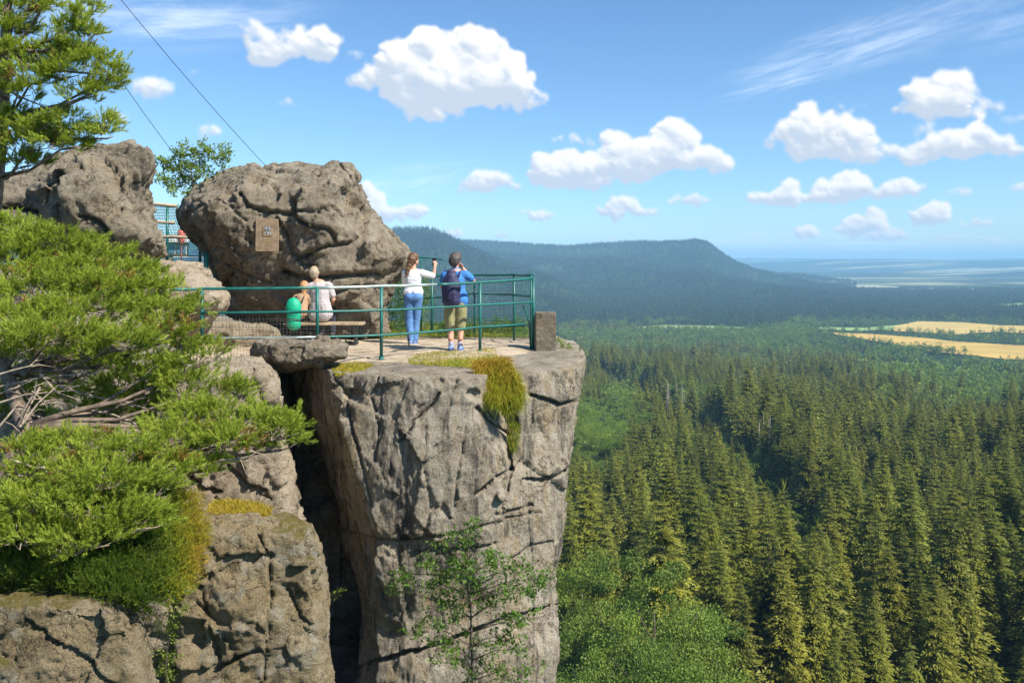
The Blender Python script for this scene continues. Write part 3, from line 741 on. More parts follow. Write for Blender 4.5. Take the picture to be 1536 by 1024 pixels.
def finish_rock(m, seed, scale=1.0, amp=1.0, relief=(), cracks=(), strata=0.0, flat_top=None, chips=(), kw_v=1.0):
    """displace a remeshed rock: split faces, strata, pits; cracks and ledges where the photograph has them (as places on the rock)"""
    v = getv(m).astype(np.float64); n = getn(m).astype(np.float64); s = scale
    w = np.ones(len(v))
    if flat_top is not None:      # trodden tops stay nearly flat
        w = 1 - .85 * sstep(n[:, 2], .6, .9) * (v[:, 2] > flat_top - .35)
    q = v + np.stack([fbm(v / s * .9, seed + 1, 3), fbm(v / s * .9, seed + 2, 3), fbm(v / s * .9, seed + 3, 3)], 1) * .07 * s
    vz = np.array([1, 1, kw_v])
    d = facets(q * vz / (1.0 * s), seed, 1.7) * .15 * s + facets(q * vz / (.40 * s), seed + 9, 1.7) * .085 * s
    d += facets(q * vz / (.17 * s), seed + 19, 1.7) * .042 * s
    d += fbm(v / (1.5 * s), seed + 20, 3) * .08 * s
    d += (ridged(q * vz / (.33 * s), seed + 30, 4, .6) - .3) * .022 * s
    d += ridged(v * vz / .13, seed + 40, 4, .65) * .022
    if strata:
        zz = v[:, 2] + fbm(v * np.array([.5, .5, .5]), seed + 50, 3) * .25 + v[:, 0] * .06
        f = (zz / .34) % 1.0
        d -= strata * (np.exp(-((f - .5) / .10) ** 2)) * (.4 + .6 * (fbm(v / 1.2, seed + 60, 2) > 0))
    v2 = v + n * (d * amp * w)[:, None]
    P = np.stack([CX + v[:, 0] / v[:, 1] * F, HY + (ZC - v[:, 2]) / v[:, 1] * F], 1)
    face = np.clip(-n[:, 1] * 1.6 + .25, 0, 1)
    dy = np.zeros(len(v))
    for (a, b, r, k) in relief:
        dy += k * np.exp(-(((P - np.array([a, b])) ** 2).sum(1)) / r ** 2) * face
    jit = np.stack([fbm(v / .35, seed + 70, 3), fbm(v / .35, seed + 71, 3)], 1) * 5
    for ck in cracks:
        pts = [np.array(p, float) for p in ck['p']]; bd = np.full(len(v), 1e9)
        for i in range(len(pts) - 1):
            dd, u = seg_dist(P + jit, pts[i], pts[i + 1]); bd = np.minimum(bd, dd)
        wd = ck.get('w', 5); dep = ck.get('d', .12)
        prof = 1 - sstep(bd, wd * .25, wd * .95)
        dy += dep * prof * face
        if ck.get('lip'):      # the rock above the crack hangs over it
            for i in range(len(pts) - 1):
                a, b = pts[i], pts[i + 1]; x0, x1 = min(a[0], b[0]), max(a[0], b[0])
                if x1 - x0 < 1: continue
                ym = a[1] + (P[:, 0] - a[0]) / (b[0] - a[0]) * (b[1] - a[1]); k_ = (P[:, 0] >= x0) & (P[:, 0] < x1)
                u = (ym - P[:, 1]) / 26.
                dy -= np.where(k_ & (u > 0) & (u < 2.2), ck.get('ls', .55) * ck['lip'] * np.exp(-u * 1.6) * face, 0)
    for (a, b, r, k) in chips:   # hollows with a crisp rim
        dd = np.sqrt((((P + jit - np.array([a, b])) / np.array([1, .75])) ** 2).sum(1)); dy += k * (1 - sstep(dd, r * .6, r)) * face
    v2[:, 1] += dy
    setv(m, v2); m.polygons.foreach_set('use_smooth', np.ones(len(m.polygons), bool))
def rock_px(name, outline, Yf, Yb, mat, label, vox=.035, seed=1, smooth=6, scale=1.0, amp=1.0, layers=None, zlow=None, **kw):
    """a rock whose outline is given at its own depth: layers = (depth fraction, size)"""
    layers = layers or [(0, .55), (.10, .80), (.28, .96), (.5, 1.0), (.8, .93), (1, .6)]
    Ym = Yf + (Yb - Yf) * .4
    c = np.mean(np.array(outline, float), 0); V = []; n = len(outline)
    for f, s in layers:
        Y = Yf + (Yb - Yf) * f
        for (a, b) in outline:
            p_ = at(a, b, Y); q_ = at(c[0], c[1], Y)
            V.append((q_[0] + (p_[0] - q_[0]) * s, Y, q_[2] + (p_[2] - q_[2]) * s))
    Fs = [tuple(range(n)), tuple(range((len(layers) - 1) * n, len(layers) * n))[::-1]]
    for l in range(len(layers) - 1):
        for i in range(n):
            j = (i + 1) % n; Fs.append((l*n+i, (l+1)*n+i, (l+1)*n+j, l*n+j))
    return rock_mesh(name, V, Fs, mat, label, vox, seed, smooth, scale, amp, **kw)
def rock_levels(name, levels, mat, label, vox=.04, seed=1, smooth=6, scale=1.0, amp=1.0, **kw):
    """levels: (z, [(x, y)...]) top to bottom, same count"""
    V = []; n = len(levels[0][1]); Fs = [tuple(range(n)), tuple(range((len(levels) - 1) * n, len(levels) * n))[::-1]]
    for z, P in levels: V += [(x, y, z) for x, y in P]
    for l in range(len(levels) - 1):
        for i in range(n):
            j = (i + 1) % n; Fs.append((l*n+i, l*n+j, (l+1)*n+j, (l+1)*n+i)[::-1])
    return rock_mesh(name, V, Fs, mat, label, vox, seed, smooth, scale, amp, **kw)
def rock_mesh(name, V, Fs, mat, label, vox, seed, smooth, scale, amp, **kw):
    import bmesh
    m = bpy.data.meshes.new(name); m.from_pydata(V, [], Fs)
    bm = bmesh.new(); bm.from_mesh(m); bmesh.ops.triangulate(bm, faces=bm.faces); bmesh.ops.recalc_face_normals(bm, faces=bm.faces); bm.to_mesh(m); bm.free()
    m = remesh(m, vox, smooth); m.name = name
    finish_rock(m, seed, scale, amp, **kw); simplify_mat(m, mat)
    o = obj(name, m); tag(o, label, 'rock'); tick('%s %d' % (label[:30], len(m.vertices))); return o
def X(px, Y): return (px - CX) / F * Y
def lv(z, pts):      # pts as (px, Y) at this height
    return (z, [(X(a, Y), Y) for a, Y in pts])

# the great pillar: plan outline at several heights, (px, Y): inner left back, left edge, ridge, front, notch, right block, right corner, right back
def zof(py, Y): return ZC - (py - HY) / F * Y
PIL = [
 (548, [(500,16.6),(438,15.0),(500,12.95),(600,12.5),(718,12.4),(742,13.2),(800,13.15),(862,13.5),(872,15.0),(868,17.4),(820,18.0),(640,18.0)]),
 (600, [(500,16.6),(438,15.0),(506,12.85),(600,12.42),(722,12.35),(746,13.0),(800,12.95),(861,13.3),(869,15.0),(860,17.4),(820,18.0),(640,18.0)]),
 (650, [(510,16.6),(450,14.8),(520,12.75),(610,12.35),(726,12.32),(760,12.6),(800,12.95),(858,13.3),(862,15.0),(850,17.4),(820,18.0),(640,18.0)]),
 (720, [(520,16.6),(482,14.6),(540,12.6),(620,12.3),(726,12.3),(768,12.5),(800,12.75),(851,13.1),(852,15.0),(840,17.4),(800,18.0),(640,18.0)]),
 (790, [(530,16.4),(498,14.3),(560,12.5),(630,12.25),(730,12.25),(770,12.5),(802,12.7),(846,13.0),(842,15.0),(830,17.4),(800,18.0),(640,18.0)]),
 (812, [(535,16.4),(502,14.3),(564,12.55),(630,12.3),(730,12.3),(773,12.5),(804,12.7),(844,13.0),(840,15.0),(826,17.4),(800,18.0),(640,18.0)]),
 (870, [(540,16.4),(512,14.2),(570,12.55),(630,12.35),(730,12.3),(770,12.5),(805,12.7),(834,12.9),(828,15.0),(815,17.4),(790,18.0),(640,18.0)]),
 (915, [(545,16.4),(530,14.1),(564,12.7),(630,12.45),(730,12.35),(770,12.5),(805,12.7),(827,12.9),(824,15.0),(812,17.4),(790,18.0),(640,18.0)]),
 (945, [(550,16.4),(540,14.0),(566,12.85),(630,12.4),(730,12.2),(770,12.3),(805,12.5),(838,12.7),(830,15.0),(815,17.4),(790,18.0),(640,18.0)]),
 (985, [(550,16.4),(545,14.0),(570,12.6),(640,12.2),(730,12.1),(770,12.25),(805,12.4),(838,12.6),(830,15.0),(815,17.4),(790,18.0),(640,18.0)]),
 (1040, [(550,16.4),(540,14.0),(560,12.5),(640,12.1),(730,12.0),(770,12.2),(805,12.4),(833,12.6),(826,15.0),(812,17.4),(790,18.0),(640,18.0)]),
 (1180, [(550,16.4),(540,14.0),(560,12.4),(640,12.0),(730,11.9),(770,12.1),(805,12.3),(826,12.5),(820,15.0),(806,17.4),(790,18.0),(640,18.0)]),
]
pil_levels = []
for k, (py, pts) in enumerate(PIL):
    z = -.02 if k == 0 else zof(py, 12.6)
    pil_levels.append((z, [(X(a, Y), Y) for a, Y in pts]))
rock_levels('rock_pillar', pil_levels, RM_cliff, 'huge free-standing sandstone pillar carrying the green railing and the standing couple', .026, 3, 5, .8, .60, flat_top=0, strata=.012, kw_v=.5,
  cracks=[dict(p=[(505,790),(560,806),(600,812),(655,802),(700,795),(760,778),(800,772),(812,768)], w=3.2, d=.06, lip=.03),
          dict(p=[(556,812),(562,840),(566,900),(560,955)], w=3, d=.05),
          dict(p=[(505,560),(520,590),(532,640),(546,700),(556,760)], w=3, d=.06),
          dict(p=[(545,1000),(575,988),(620,975),(665,962),(700,948),(750,930),(800,917),(838,905)], w=6, d=.22, lip=.16),
          dict(p=[(716,612),(740,640),(762,660),(770,700),(765,735),(750,765)], w=4, d=.13),
          dict(p=[(795,592),(815,597),(840,606),(862,600)], w=4, d=.13, lip=.06),
          dict(p=[(790,720),(812,722),(835,712),(853,703)], w=4, d=.12, lip=.05),
          dict(p=[(600,660),(612,648),(622,630),(645,612),(660,590)], w=3, d=.09),
          dict(p=[(715,742),(735,722),(755,712),(772,706)], w=4, d=.15, lip=.08),
          dict(p=[(700,640),(690,700),(684,760)], w=3, d=.05), dict(p=[(798,600),(796,680),(795,760),(800,830)], w=2.2, d=.03),
          dict(p=[(742,772),(770,768),(800,760)], w=3, d=.08, lip=.04), dict(p=[(560,600),(572,640),(566,690)], w=3, d=.05),
          dict(p=[(640,640),(636,700),(648,760),(640,800)], w=3, d=.04), dict(p=[(620,830),(680,822),(740,812)], w=3, d=.06), dict(p=[(770,840),(800,820),(830,812)], w=3, d=.08)],
  chips=[(530,592,16,.10),(655,572,12,.05),(712,590,14,.08),(752,742,12,-.14),(607,808,10,.14),(524,620,14,.06),(770,705,10,.05)],
  relief=[(745,620,22,.35),(760,650,22,.25),(640,700,60,-.10),(775,690,20,.12),(690,880,60,.06),(590,880,40,-.05),(820,560,30,-.10),(600,620,40,.05)])
# body of the cliff behind, with the deck on top
def taper(k): return [(x if x < 0 else x * k, y) for x, y in BODY]
BODY = [(-9.5,15.6),(-5.2,15.2),(-4.2,16.0),(-2.6,16.2),(-1.0,16.4),(.9,16.6),(1.25,17.4),(1.3,18.4),(1.0,19.8),(-1.0,20.8),(-4.0,26),(-10,27)]
rock_levels('cliff_block', [(-.05, BODY), (-.9, taper(.85)), (-4, taper(.55)), (-9, taper(.1))], RM_cliff,
  'broad cliff mass behind the dark cleft under the boulders and the path', .07, 8, 4, 1, .7, flat_top=0)
# deeper foot of both, coarse
rock_levels('lower_cliff', [(-4.9, [(-8.5,5),(-3.5,10.6),(-2.2,12.3),(.42,12.4),(.40,17),(-.5,20),(-9,26),(-14,14)]), (-14, [(-10,4),(-3.8,9.6),(-2.4,11.6),(.35,11.8),(.35,18),(-.5,22),(-10,30),(-18,14)]), (-45, [(-16,0),(-5,7),(-3,9),(1.2,10),(2.2,20),(1,26),(-12,40),(-30,14)])], RM_cliff,
  'foot of the cliff far below the viewpoint', .16, 21, 4, 1.6, 1.2)
rock_px('wedged_boulder', [(378,528),(384,512),(410,508),(470,508),(505,512),(522,518),(521,536),(490,545),(455,550),(420,556),(395,550),(380,540)], 13.05, 14.4, RM_boulder,
  'flat boulder slab wedged across the top of the dark cleft', .02, 31, 4, .45, .8)
# the boulder with the plaque
rock_px('plaque_boulder', [(268,322),(276,300),(300,280),(345,258),(380,250),(400,256),(430,250),(460,250),(485,253),(500,245),(528,243),(540,258),(536,276),(545,290),(555,312),(574,338),(600,365),(612,385),(606,405),(588,425),(580,460),(576,505),(470,505),(380,480),(338,466),(330,440),(316,405),(296,372),(282,345)],
  17.3, 21.8, RM_boulder, 'big grey brown boulder carrying the metal plaque beside the seated couple', .036, 41, 4, 1.0, .78, layers=[(0,.62),(.06,.82),(.16,.94),(.3,.985),(.6,.985),(1,.7)], strata=.03,
  cracks=[dict(p=[(440,300),(452,330),(470,338),(500,345),(505,365)], w=4, d=0.13, lip=0.08), dict(p=[(365,295),(375,310),(405,318),(440,322)], w=4, d=0.13, lip=0.08),
          dict(p=[(418,330),(432,350),(440,378),(455,395),(475,398)], w=5, d=0.13, lip=0.07), dict(p=[(450,385),(480,372),(520,365),(545,350),(550,330)], w=4, d=0.13, lip=0.10),
          dict(p=[(420,405),(460,415),(510,412),(560,408),(600,412)], w=6, d=0.18, lip=0.12), dict(p=[(505,245),(520,262),(530,285)], w=3, d=0.12), dict(p=[(325,300),(350,310),(372,330),(375,345)], w=3, d=0.07),
          dict(p=[(290,345),(320,380),(350,400),(400,425)], w=4, d=0.09), dict(p=[(480,445),(530,430),(590,436)], w=4, d=0.12, lip=0.07), dict(p=[(452,318),(485,320)], w=3, d=0.09)],
  chips=[(466,385,12,.15),(350,300,10,.12),(590,400,14,.25)],
  relief=[(470,300,60,-.25),(350,330,60,-.15),(330,420,60,.25),(420,440,50,.2),(500,345,30,-.2),(480,400,40,-.15),(560,380,40,-.1),(560,440,40,.1)])
rock_px('boulder', [(-60,290),(0,262),(60,255),(100,228),(120,222),(160,218),(200,221),(220,232),(224,250),(220,268),(212,285),(216,305),(228,330),(242,352),(246,372),(232,382),(200,390),(150,384),(100,378),(40,372),(-60,370)],
  13.6, 17.0, RM_boulder, 'large boulder under the upper pine, overhanging a dark stone stump', .036, 51, 5, .9, 1.0,
  cracks=[dict(p=[(110,232),(105,260),(80,270),(60,300)], w=4, d=.2, lip=.12), dict(p=[(125,325),(150,330),(175,350)], w=4, d=.15), dict(p=[(0,310),(40,320),(50,350)], w=5, d=.2)],
  relief=[(30,310,40,.3),(120,300,50,-.2),(190,350,40,-.15)])
rock_px('stone_stump', [(30,372),(120,366),(180,368),(226,372),(224,396),(224,425),(120,430),(30,430)], 14.6, 16.2, RM_boulder, 'dark stone stump under the overhanging boulder', .05, 54, 3, .5, .6)
rock_px('ledge_rock', [(120,400),(200,394),(250,396),(300,398),(316,408),(314,425),(250,440),(120,440)], 15.3, 17.6, RM_light, 'pale upper ledge rock below the wire fence gap', .04, 61, 5, .7, .7)
rock_px('ledge_rock', [(120,425),(200,415),(262,408),(300,412),(330,425),(342,445),(338,462),(320,480),(240,520),(120,520)], 14.5, 16.8, RM_light, 'pale lower ledge rock behind the left end of the railing', .04, 63, 5, .7, .7)
rock_px('ledge_rock', [(250,492),(290,486),(350,484),(400,487),(418,494),(424,506),(424,530),(250,530)], 16.4, 18.2, RM_light, 'low pale stone step behind the netting at the left end of the bench', .035, 66, 5, .6, .5, layers=[(0,.9),(.15,.97),(.3,1),(1,.9)])
rock_px('shelf_rock', [(150,560),(240,550),(300,546),(360,541),(400,545),(414,566),(419,600),(428,640),(434,690),(440,730),(446,772),(450,830),(300,850),(150,850)], 11.6, 15.6, RM_light,
  'pale shelf rock left of the cleft behind the pine', .034, 71, 6, .8, .8, layers=[(0,.86),(.10,.95),(.25,1.0),(.6,1.0),(1,.9)], zlow=None,
  cracks=[dict(p=[(270,700),(300,730),(330,740)], w=4, d=.15), dict(p=[(340,700),(370,730),(400,735)], w=4, d=.1), dict(p=[(300,600),(350,620),(420,630)], w=3, d=.08), dict(p=[(378,560),(395,600),(398,650)], w=3, d=.08)])
rock_px('lower_block', [(240,800),(262,785),(300,772),(380,772),(440,776),(464,792),(478,822),(482,870),(487,920),(490,980),(497,1060),(500,1140),(250,1140),(240,960)], 8.9, 11.6, RM_mossy,
  'tall rounded rock block left of the cleft with orange grass on its top', .026, 81, 6, .6, .8, layers=[(0,.80),(.12,.93),(.3,1.0),(.6,1.0),(1,.9)],
  cracks=[dict(p=[(385,795),(402,830),(405,880),(400,960),(398,1020)], w=3, d=.05), dict(p=[(300,880),(318,960),(330,1000)], w=3, d=.05), dict(p=[(320,1010),(360,985),(390,975)], w=4, d=.1), dict(p=[(425,880),(450,930),(470,940)], w=3, d=.06)],
  relief=[(360,900,60,-.12),(420,900,30,.05),(300,960,40,.15)])
rock_px('foreground_rock', [(-80,890),(0,897),(50,893),(110,893),(160,900),(192,918),(210,945),(220,985),(232,1040),(236,1160),(-80,1160)], 5.9, 7.6, RM_mossy,
  'mossy olive rock with pale lichen in the bottom left corner', .018, 91, 6, .45, .75, layers=[(0,.80),(.12,.93),(.3,1.0),(.6,1.0),(1,.9)],
  cracks=[dict(p=[(40,928),(75,958),(110,975),(140,1000),(175,1030)], w=3.2, d=.09, lip=.03)])
rock_px('rock_ledge', [(-120,700),(-60,640),(0,600),(50,596),(90,612),(120,655),(200,690),(262,715),(290,760),(300,830),(300,1000),(200,1100),(-120,1100)], 8.8, 11.2, RM_cliff,
  'grey rock ledge in the shadow behind the pine branches', .05, 95, 4, .8, .9)
rock_px('rock_backing', [(-260,420),(-60,400),(60,410),(160,440),(250,520),(290,580),(290,900),(-260,900)], 11.9, 14.3, RM_cliff, 'dark rock wall far behind the lower pine', .07, 97, 4, .8, .9)
# pale trodden path laid on the rock top
dk = [(-7.0,15.2),(-5.0,14.5),(-3.9,14.35),(-3.0,13.9),(-2.2,13.55),(-.9,13.55),(-.3,14.1),(.3,14.6),(.75,15.5),(.9,16.6),(.7,18.4),(-.5,18.9),(-2.2,18.9),(-3.9,19.2),(-6.5,18.6)]
import bmesh
bm = bmesh.new(); gxx = np.arange(-8, 1.6, .06); gyy = np.arange(13.2, 20, .06); Xg, Yg = np.meshgrid(gxx, gyy, indexing='ij')
jx = fbm(np.stack([Xg.ravel() / .5, Yg.ravel() / .5, Xg.ravel() * 0], 1), 5, 3).reshape(Xg.shape) * .25
ins = inpoly((Xg + jx).ravel(), (Yg + jx).ravel(), dk).reshape(Xg.shape)
Pn = np.stack([Xg.ravel() / .7, Yg.ravel() / .7, Xg.ravel() * 0], 1); edge = np.min(np.stack([seg_dist(np.stack([Xg.ravel(), Yg.ravel()], 1), np.array(dk[i]), np.array(dk[(i+1)%len(dk)]))[0] for i in range(len(dk))]), 0)
zz = (-.06 + .085 * sstep(edge, .1, .9) + fbm(Pn, 3, 4) * .035 - .05 * np.abs(facets(Pn * 1.1, 4, .4)) ).reshape(Xg.shape)
n_ = Xg.shape[1]; fs = [(i*n_+j, (i+1)*n_+j, (i+1)*n_+j+1, i*n_+j+1) for i in range(Xg.shape[0]-1) for j in range(n_-1) if ins[i,j] and ins[i+1,j] and ins[i,j+1] and ins[i+1,j+1]]
tag(obj('path', mesh_np('path', np.stack([Xg.ravel(), Yg.ravel(), zz.ravel()], 1), fs, RM_deck, True)), 'pale trodden stone path on top of the rock', kind='structure')
# squared stone post
P_ = MB(); P_.box((X(818, 16.2), 16.2, .30), (.37, .40, .74)); pm = remesh(P_.mesh('stone_post', RM_boulder), .012, 5)
v = getv(pm); nn = getn(pm); v = v + nn * (fbm(v / .08, 5, 4) * .012)[:, None]; setv(pm, v); simplify_mat(pm, rock_mat('post_stone', (.26, .22, .17), (.12, .10, .08), (.36, .32, .25), streak=.6, lichen=.3, darkamt=.4)); pm.polygons.foreach_set('use_smooth', np.ones(len(pm.polygons), bool))
tag(obj('stone_post', pm), 'squared stone block at the corner of the railing on the cliff edge', 'stone post')
# ------------------------------------------------------------------ railings, fence, plaque, bench, cables
M_green = simple('green_paint', (.010, .125, .105), .42, var=.25, scale=5, bump=.1)
M_glint = simple('painted_glint_rail', (.38, .46, .42), .35, metal=.5, var=.3, scale=7)  # sunlit silver look of these tubes put into the colour
M_wire = simple('mesh_wire', (.03, .13, .10), .6)
M_wire2 = simple('grey_mesh_wire', (.10, .10, .08), .6)
M_black = simple('black_metal', (.02, .02, .02), .5)
M_wood = simple('weathered_plank', (.42, .32, .20), .8, var=.3, scale=6, bump=.3)
M_bronze = simple('plaque_bronze', (.26, .185, .115), .62, metal=.25, var=.25, scale=9, bump=.35, bscale=40)
rl = empty('railing', at(572, 537, 14.5), 'green tubular railing along the front edge of the viewing platform, its top rail coloured silvery as if sunlit', 'railing')
RO = Vector(rl.location)
def L_(p): return tuple(Vector(p) - RO)
posts = [(303, 433, 513, 13.8), (476, 431.5, 512, 13.8), (572, 429, 540, 14.4), (720, 423.5, 529, 15.65), (800, 417, 523, 16.45)]
for (px, a, b, Y) in posts:
    m = MB(); p1 = at(px, a, Y); p0 = at(px, b, Y)
    m.tube([L_(p0), L_(p1)], .027, 12); m.tube([L_(p0), L_((p0[0], p0[1], p0[2] + .05))], .045, 10); m.build('post', M_green, rl, True)
topr = [(255, 434, 13.6), (303, 433, 13.8), (476, 431.5, 13.8), (572, 429, 14.4), (655, 426.5, 15.1), (720, 423.5, 15.65), (800, 417.5, 16.45)]
def rail(pts, mat, r=.024, name='rail', par=None, org=None):
    m = MB(); P = []
    for i in range(len(pts) - 1):
        a, b = Vector(at(*pts[i])), Vector(at(*pts[i + 1]))
        for k in range(4): P.append(a.lerp(b, k / 4) + Vector((0, 0, -.006 * math.sin(math.pi * k / 4))))
    P.append(Vector(at(*pts[-1])))
    m.tube([p - (org or RO) for p in P], r, 10); return m.build(name, mat, par or rl, True)
rail(topr[:3], M_green); rail(topr[2:5], M_glint); rail(topr[4:], M_green)
rail([(303,469,13.78),(476,467,13.78),(572,465,14.38),(655,461,15.05),(720,457,15.63),(800,453,16.43)], M_green, .020)
rail([(303,507,13.78),(476,505.5,13.78)], M_glint, .019); rail([(476,505,13.78),(572,502.5,14.38),(655,496.5,15.05),(720,490,15.63),(787,486,16.35)], M_green, .019)
rail([(783,455,16.38),(789,468,16.4),(794,486,16.42),(796,524,16.42)], M_green, .016, 'brace')
def netting(a, b, c, d, nx, ny, mat, par, org, r=.0026, seed=1, sag=.01):
    """wire grid between four corners: bottom left, bottom right, top right, top left"""
    A, B, C_, D = [Vector(q) - org for q in (a, b, c, d)]; m = MB(); rg = random.Random(seed)
    for i in range(nx + 1):
        u = i / nx; p = A.lerp(B, u); q = D.lerp(C_, u); o = Vector((rg.uniform(-1, 1) * sag, rg.uniform(-1, 1) * sag * 2, 0))
        m.tube([p, p.lerp(q, .5) + o, q], r, 3, False)
    for j in range(ny + 1):
        v = j / ny; P = []
        for k in range(7):
            P.append(A.lerp(D, v).lerp(B.lerp(C_, v), k / 6) + Vector((0, rg.uniform(-1, 1) * sag * 2, rg.uniform(-1, 1) * sag)))
        m.tube(P, r, 3, False)
    return m.build('wire_mesh', mat, par)
netting(at(303,507,13.8), at(476,505,13.8), at(476,469,13.8), at(303,471,13.8), 34, 9, M_wire2, rl, RO, .0028, 2)
netting(at(476,505,13.8), at(572,502,14.4), at(572,466,14.4), at(476,468,13.8), 18, 8, M_wire2, rl, RO, .0016, 3)
netting(at(262,540,13.7), at(380,535,13.7), at(380,509,13.7), at(262,510,13.7), 24, 5, M_wire2, rl, RO, .0022, 4)
br = empty('railing', at(771, 510, 18.2), 'green railing with wire netting along the far edge of the platform behind the standing couple', 'railing'); BO = Vector(br.location)
for (px, a, b, Y, r) in ((771,412,512,18.2,.024),(648,413,505,19.2,.028),(712,413,500,18.9,.02),(632,387,500,19.6,.02),(797,413,522,16.9,.022)):
    m = MB(); m.tube([Vector(at(px, b, Y)) - BO, Vector(at(px, a, Y)) - BO], r, 10); m.build('post', M_green, br, True)
rail([(800,412.5,16.9),(771,412,18.2),(712,412.5,18.9),(648,414,19.2),(600,416,19.6)], M_green, .024, 'rail', br, BO)
rail([(800,444,16.9),(771,442,18.2),(712,440,18.9),(648,447,19.2),(600,449,19.6)], M_green, .018, 'rail', br, BO)
rail([(800,487,16.9),(771,489,18.2),(712,491,18.9),(648,497,19.2),(600,499,19.6)], M_green, .018, 'rail', br, BO)
rail([(600,383,19.6),(632,386,19.6),(668,389,19.4)], M_green, .016, 'rail', br, BO)
netting(at(648,500,19.2), at(771,505,18.2), at(771,413,18.2), at(648,415,19.2), 46, 20, M_wire, br, BO, .0026, 5)
netting(at(771,505,18.2), at(800,505,16.9), at(800,413,16.9), at(771,413,18.2), 18, 20, M_wire, br, BO, .0026, 6)
netting(at(592,500,19.6), at(648,500,19.2), at(648,388,19.2), at(592,386,19.6), 26, 26, M_wire, br, BO, .0026, 7)
for i, (px, a, b, Y) in enumerate(((519, 500, 517, 14.9), (613.5, 500, 520, 15.6))):
    m = MB(); x, y, z = at(px, b, Y); m.tube([(0, 0, 0), (0, 0, (b - a) / F * Y)], .012, 8); m.tube([(0, 0, (b - a) / F * Y - .01), (0, 0, (b - a) / F * Y + .012)], .017, 8)
    o = m.build('short_stake', M_black, smooth=True); o.location = (x, y, z); tag(o, ('thin black stake behind the wedged boulder, under the bench side', 'thin black stake on the path by the woman in jeans')[i], 'stake')
# plaque: seated on the face of the boulder
_b = [o for o in COL.objects if o.name.startswith('plaque_boulder')][0].data; _v = getv(_b); _px = CX + _v[:, 0] / _v[:, 1] * F; _py = HY + (ZC - _v[:, 2]) / _v[:, 1] * F
_k = (abs(_px - 401) < 19) & (abs(_py - 353) < 27) & (_v[:, 1] < 19.5); PQY = float(np.percentile(_v[_k, 1], 6)) - .02
pq = empty('plaque', at(401, 353, PQY), 'brown metal plaque with a small bluish relief fixed on the big boulder', 'plaque')
w, h = 34 * PQY / F, 49 * PQY / F
m = MB(); m.box((0, 0, 0), (w, .07, h)); pm_ = m.mesh('plate', M_bronze); pl = obj('plate', pm_, pq); bv = pl.modifiers.new('b', 'BEVEL'); bv.width = .008; bv.segments = 2
pq.rotation_euler = (R(-4), 0, R(3))
m = MB(); rg = random.Random(4)
m.box((.012, -.043, .085), (.175, .012, .20))
rlf = simple('relief_grey_blue', (.19, .23, .26), .6, metal=.1, var=.45, scale=14, bump=.6, bscale=50)
bx = m.build('relief', M_bronze, pq)
m = MB()
for (a, b, r_, z_) in ((-.035, .03, .026, 1.6), (-.03, .075, .015, 1), (.03, .02, .028, 1.7), (.035, .075, .015, 1), (0, -.045, .030, .9), (-.05, -.05, .02, 1), (.05, -.055, .02, 1.1), (0, .05, .012, 2)):
    m.ball((.012 + a, -.046, .085 + b), r_, (1, .45, z_), 10, 8)
m.build('relief_figures', rlf, pq, True)
m = MB()
for j, (z, n_, w_) in enumerate(((-.07, 7, .15), (-.105, 9, .19), (-.14, 8, .17), (-.175, 5, .11))):     # raised, illegible lettering rows
    for k in range(n_):
        x = -w_ / 2 + w_ * (k + .5) / n_; m.box((x + .01, -.038, z), (w_ / n_ * rg.uniform(.4, .8), .008, rg.uniform(.010, .022)))
m.build('lettering', simple('worn_gilding', (.46, .36, .17), .5, metal=.3, var=.3, scale=20), pq)
# bench
bn_ = empty('bench', at(500, 509, 17.15), 'low wooden bench under the seated pair beside the boulder', 'bench'); BN = Vector(bn_.location)
xa, xb = X(428, 17.1), X(546, 17.1)
for dy in (-.12, .06): m = MB(); m.box(((xa + xb) / 2 - BN.x, dy, .405 - BN.z), (xb - xa, .15, .045)); m.build('seat_plank', M_wood, bn_)
for x in (xa + .12, (xa + xb) / 2, xb - .16):
    m = MB(); m.box((x - BN.x, -.02, .19 - BN.z), (.035, .30, .385)); m.box((x - BN.x, -.02, .015 - BN.z), (.06, .34, .03)); m.build('leg', M_black, bn_)
# fence in the gap between the boulders
fo = Vector(at(250, 395, 22.5)); fg = empty('wire_fence', fo, 'green wire fence with rough timber rails in the gap between the two boulders', 'fence')
for (p, r) in (([(205,304.5,22.5),(238,306.5,22.5),(266,309,22.5)], .045), ([(205,331,22.5),(240,333,22.5),(262,334,22.5)], .04), ([(225,354,22.5),(262,355,22.5),(305,357,22.5)], .04)):
    rail(p, M_wood, r, 'timber_rail', fg, fo)
for px in (251, 222, 300):
    m = MB(); m.tube([Vector(at(px, 402, 22.5)) - fo, Vector(at(px, 307 if px < 290 else 352, 22.5)) - fo], .035, 8); m.build('post', M_green, fg, True)
netting(at(205,400,22.5), at(312,400,22.5), at(268,307,22.5), at(205,306,22.5), 40, 22, M_wire, fg, fo, .006, 9)
m = MB(); x, y, z = at(309, 425, 17.6); m.tube([(0, 0, 0), (0, 0, .62)], .05, 8); o = m.build('green_post', M_green, smooth=True); o.location = (x, y, z); tag(o, 'stout green post tucked under the left side of the big boulder', 'post')
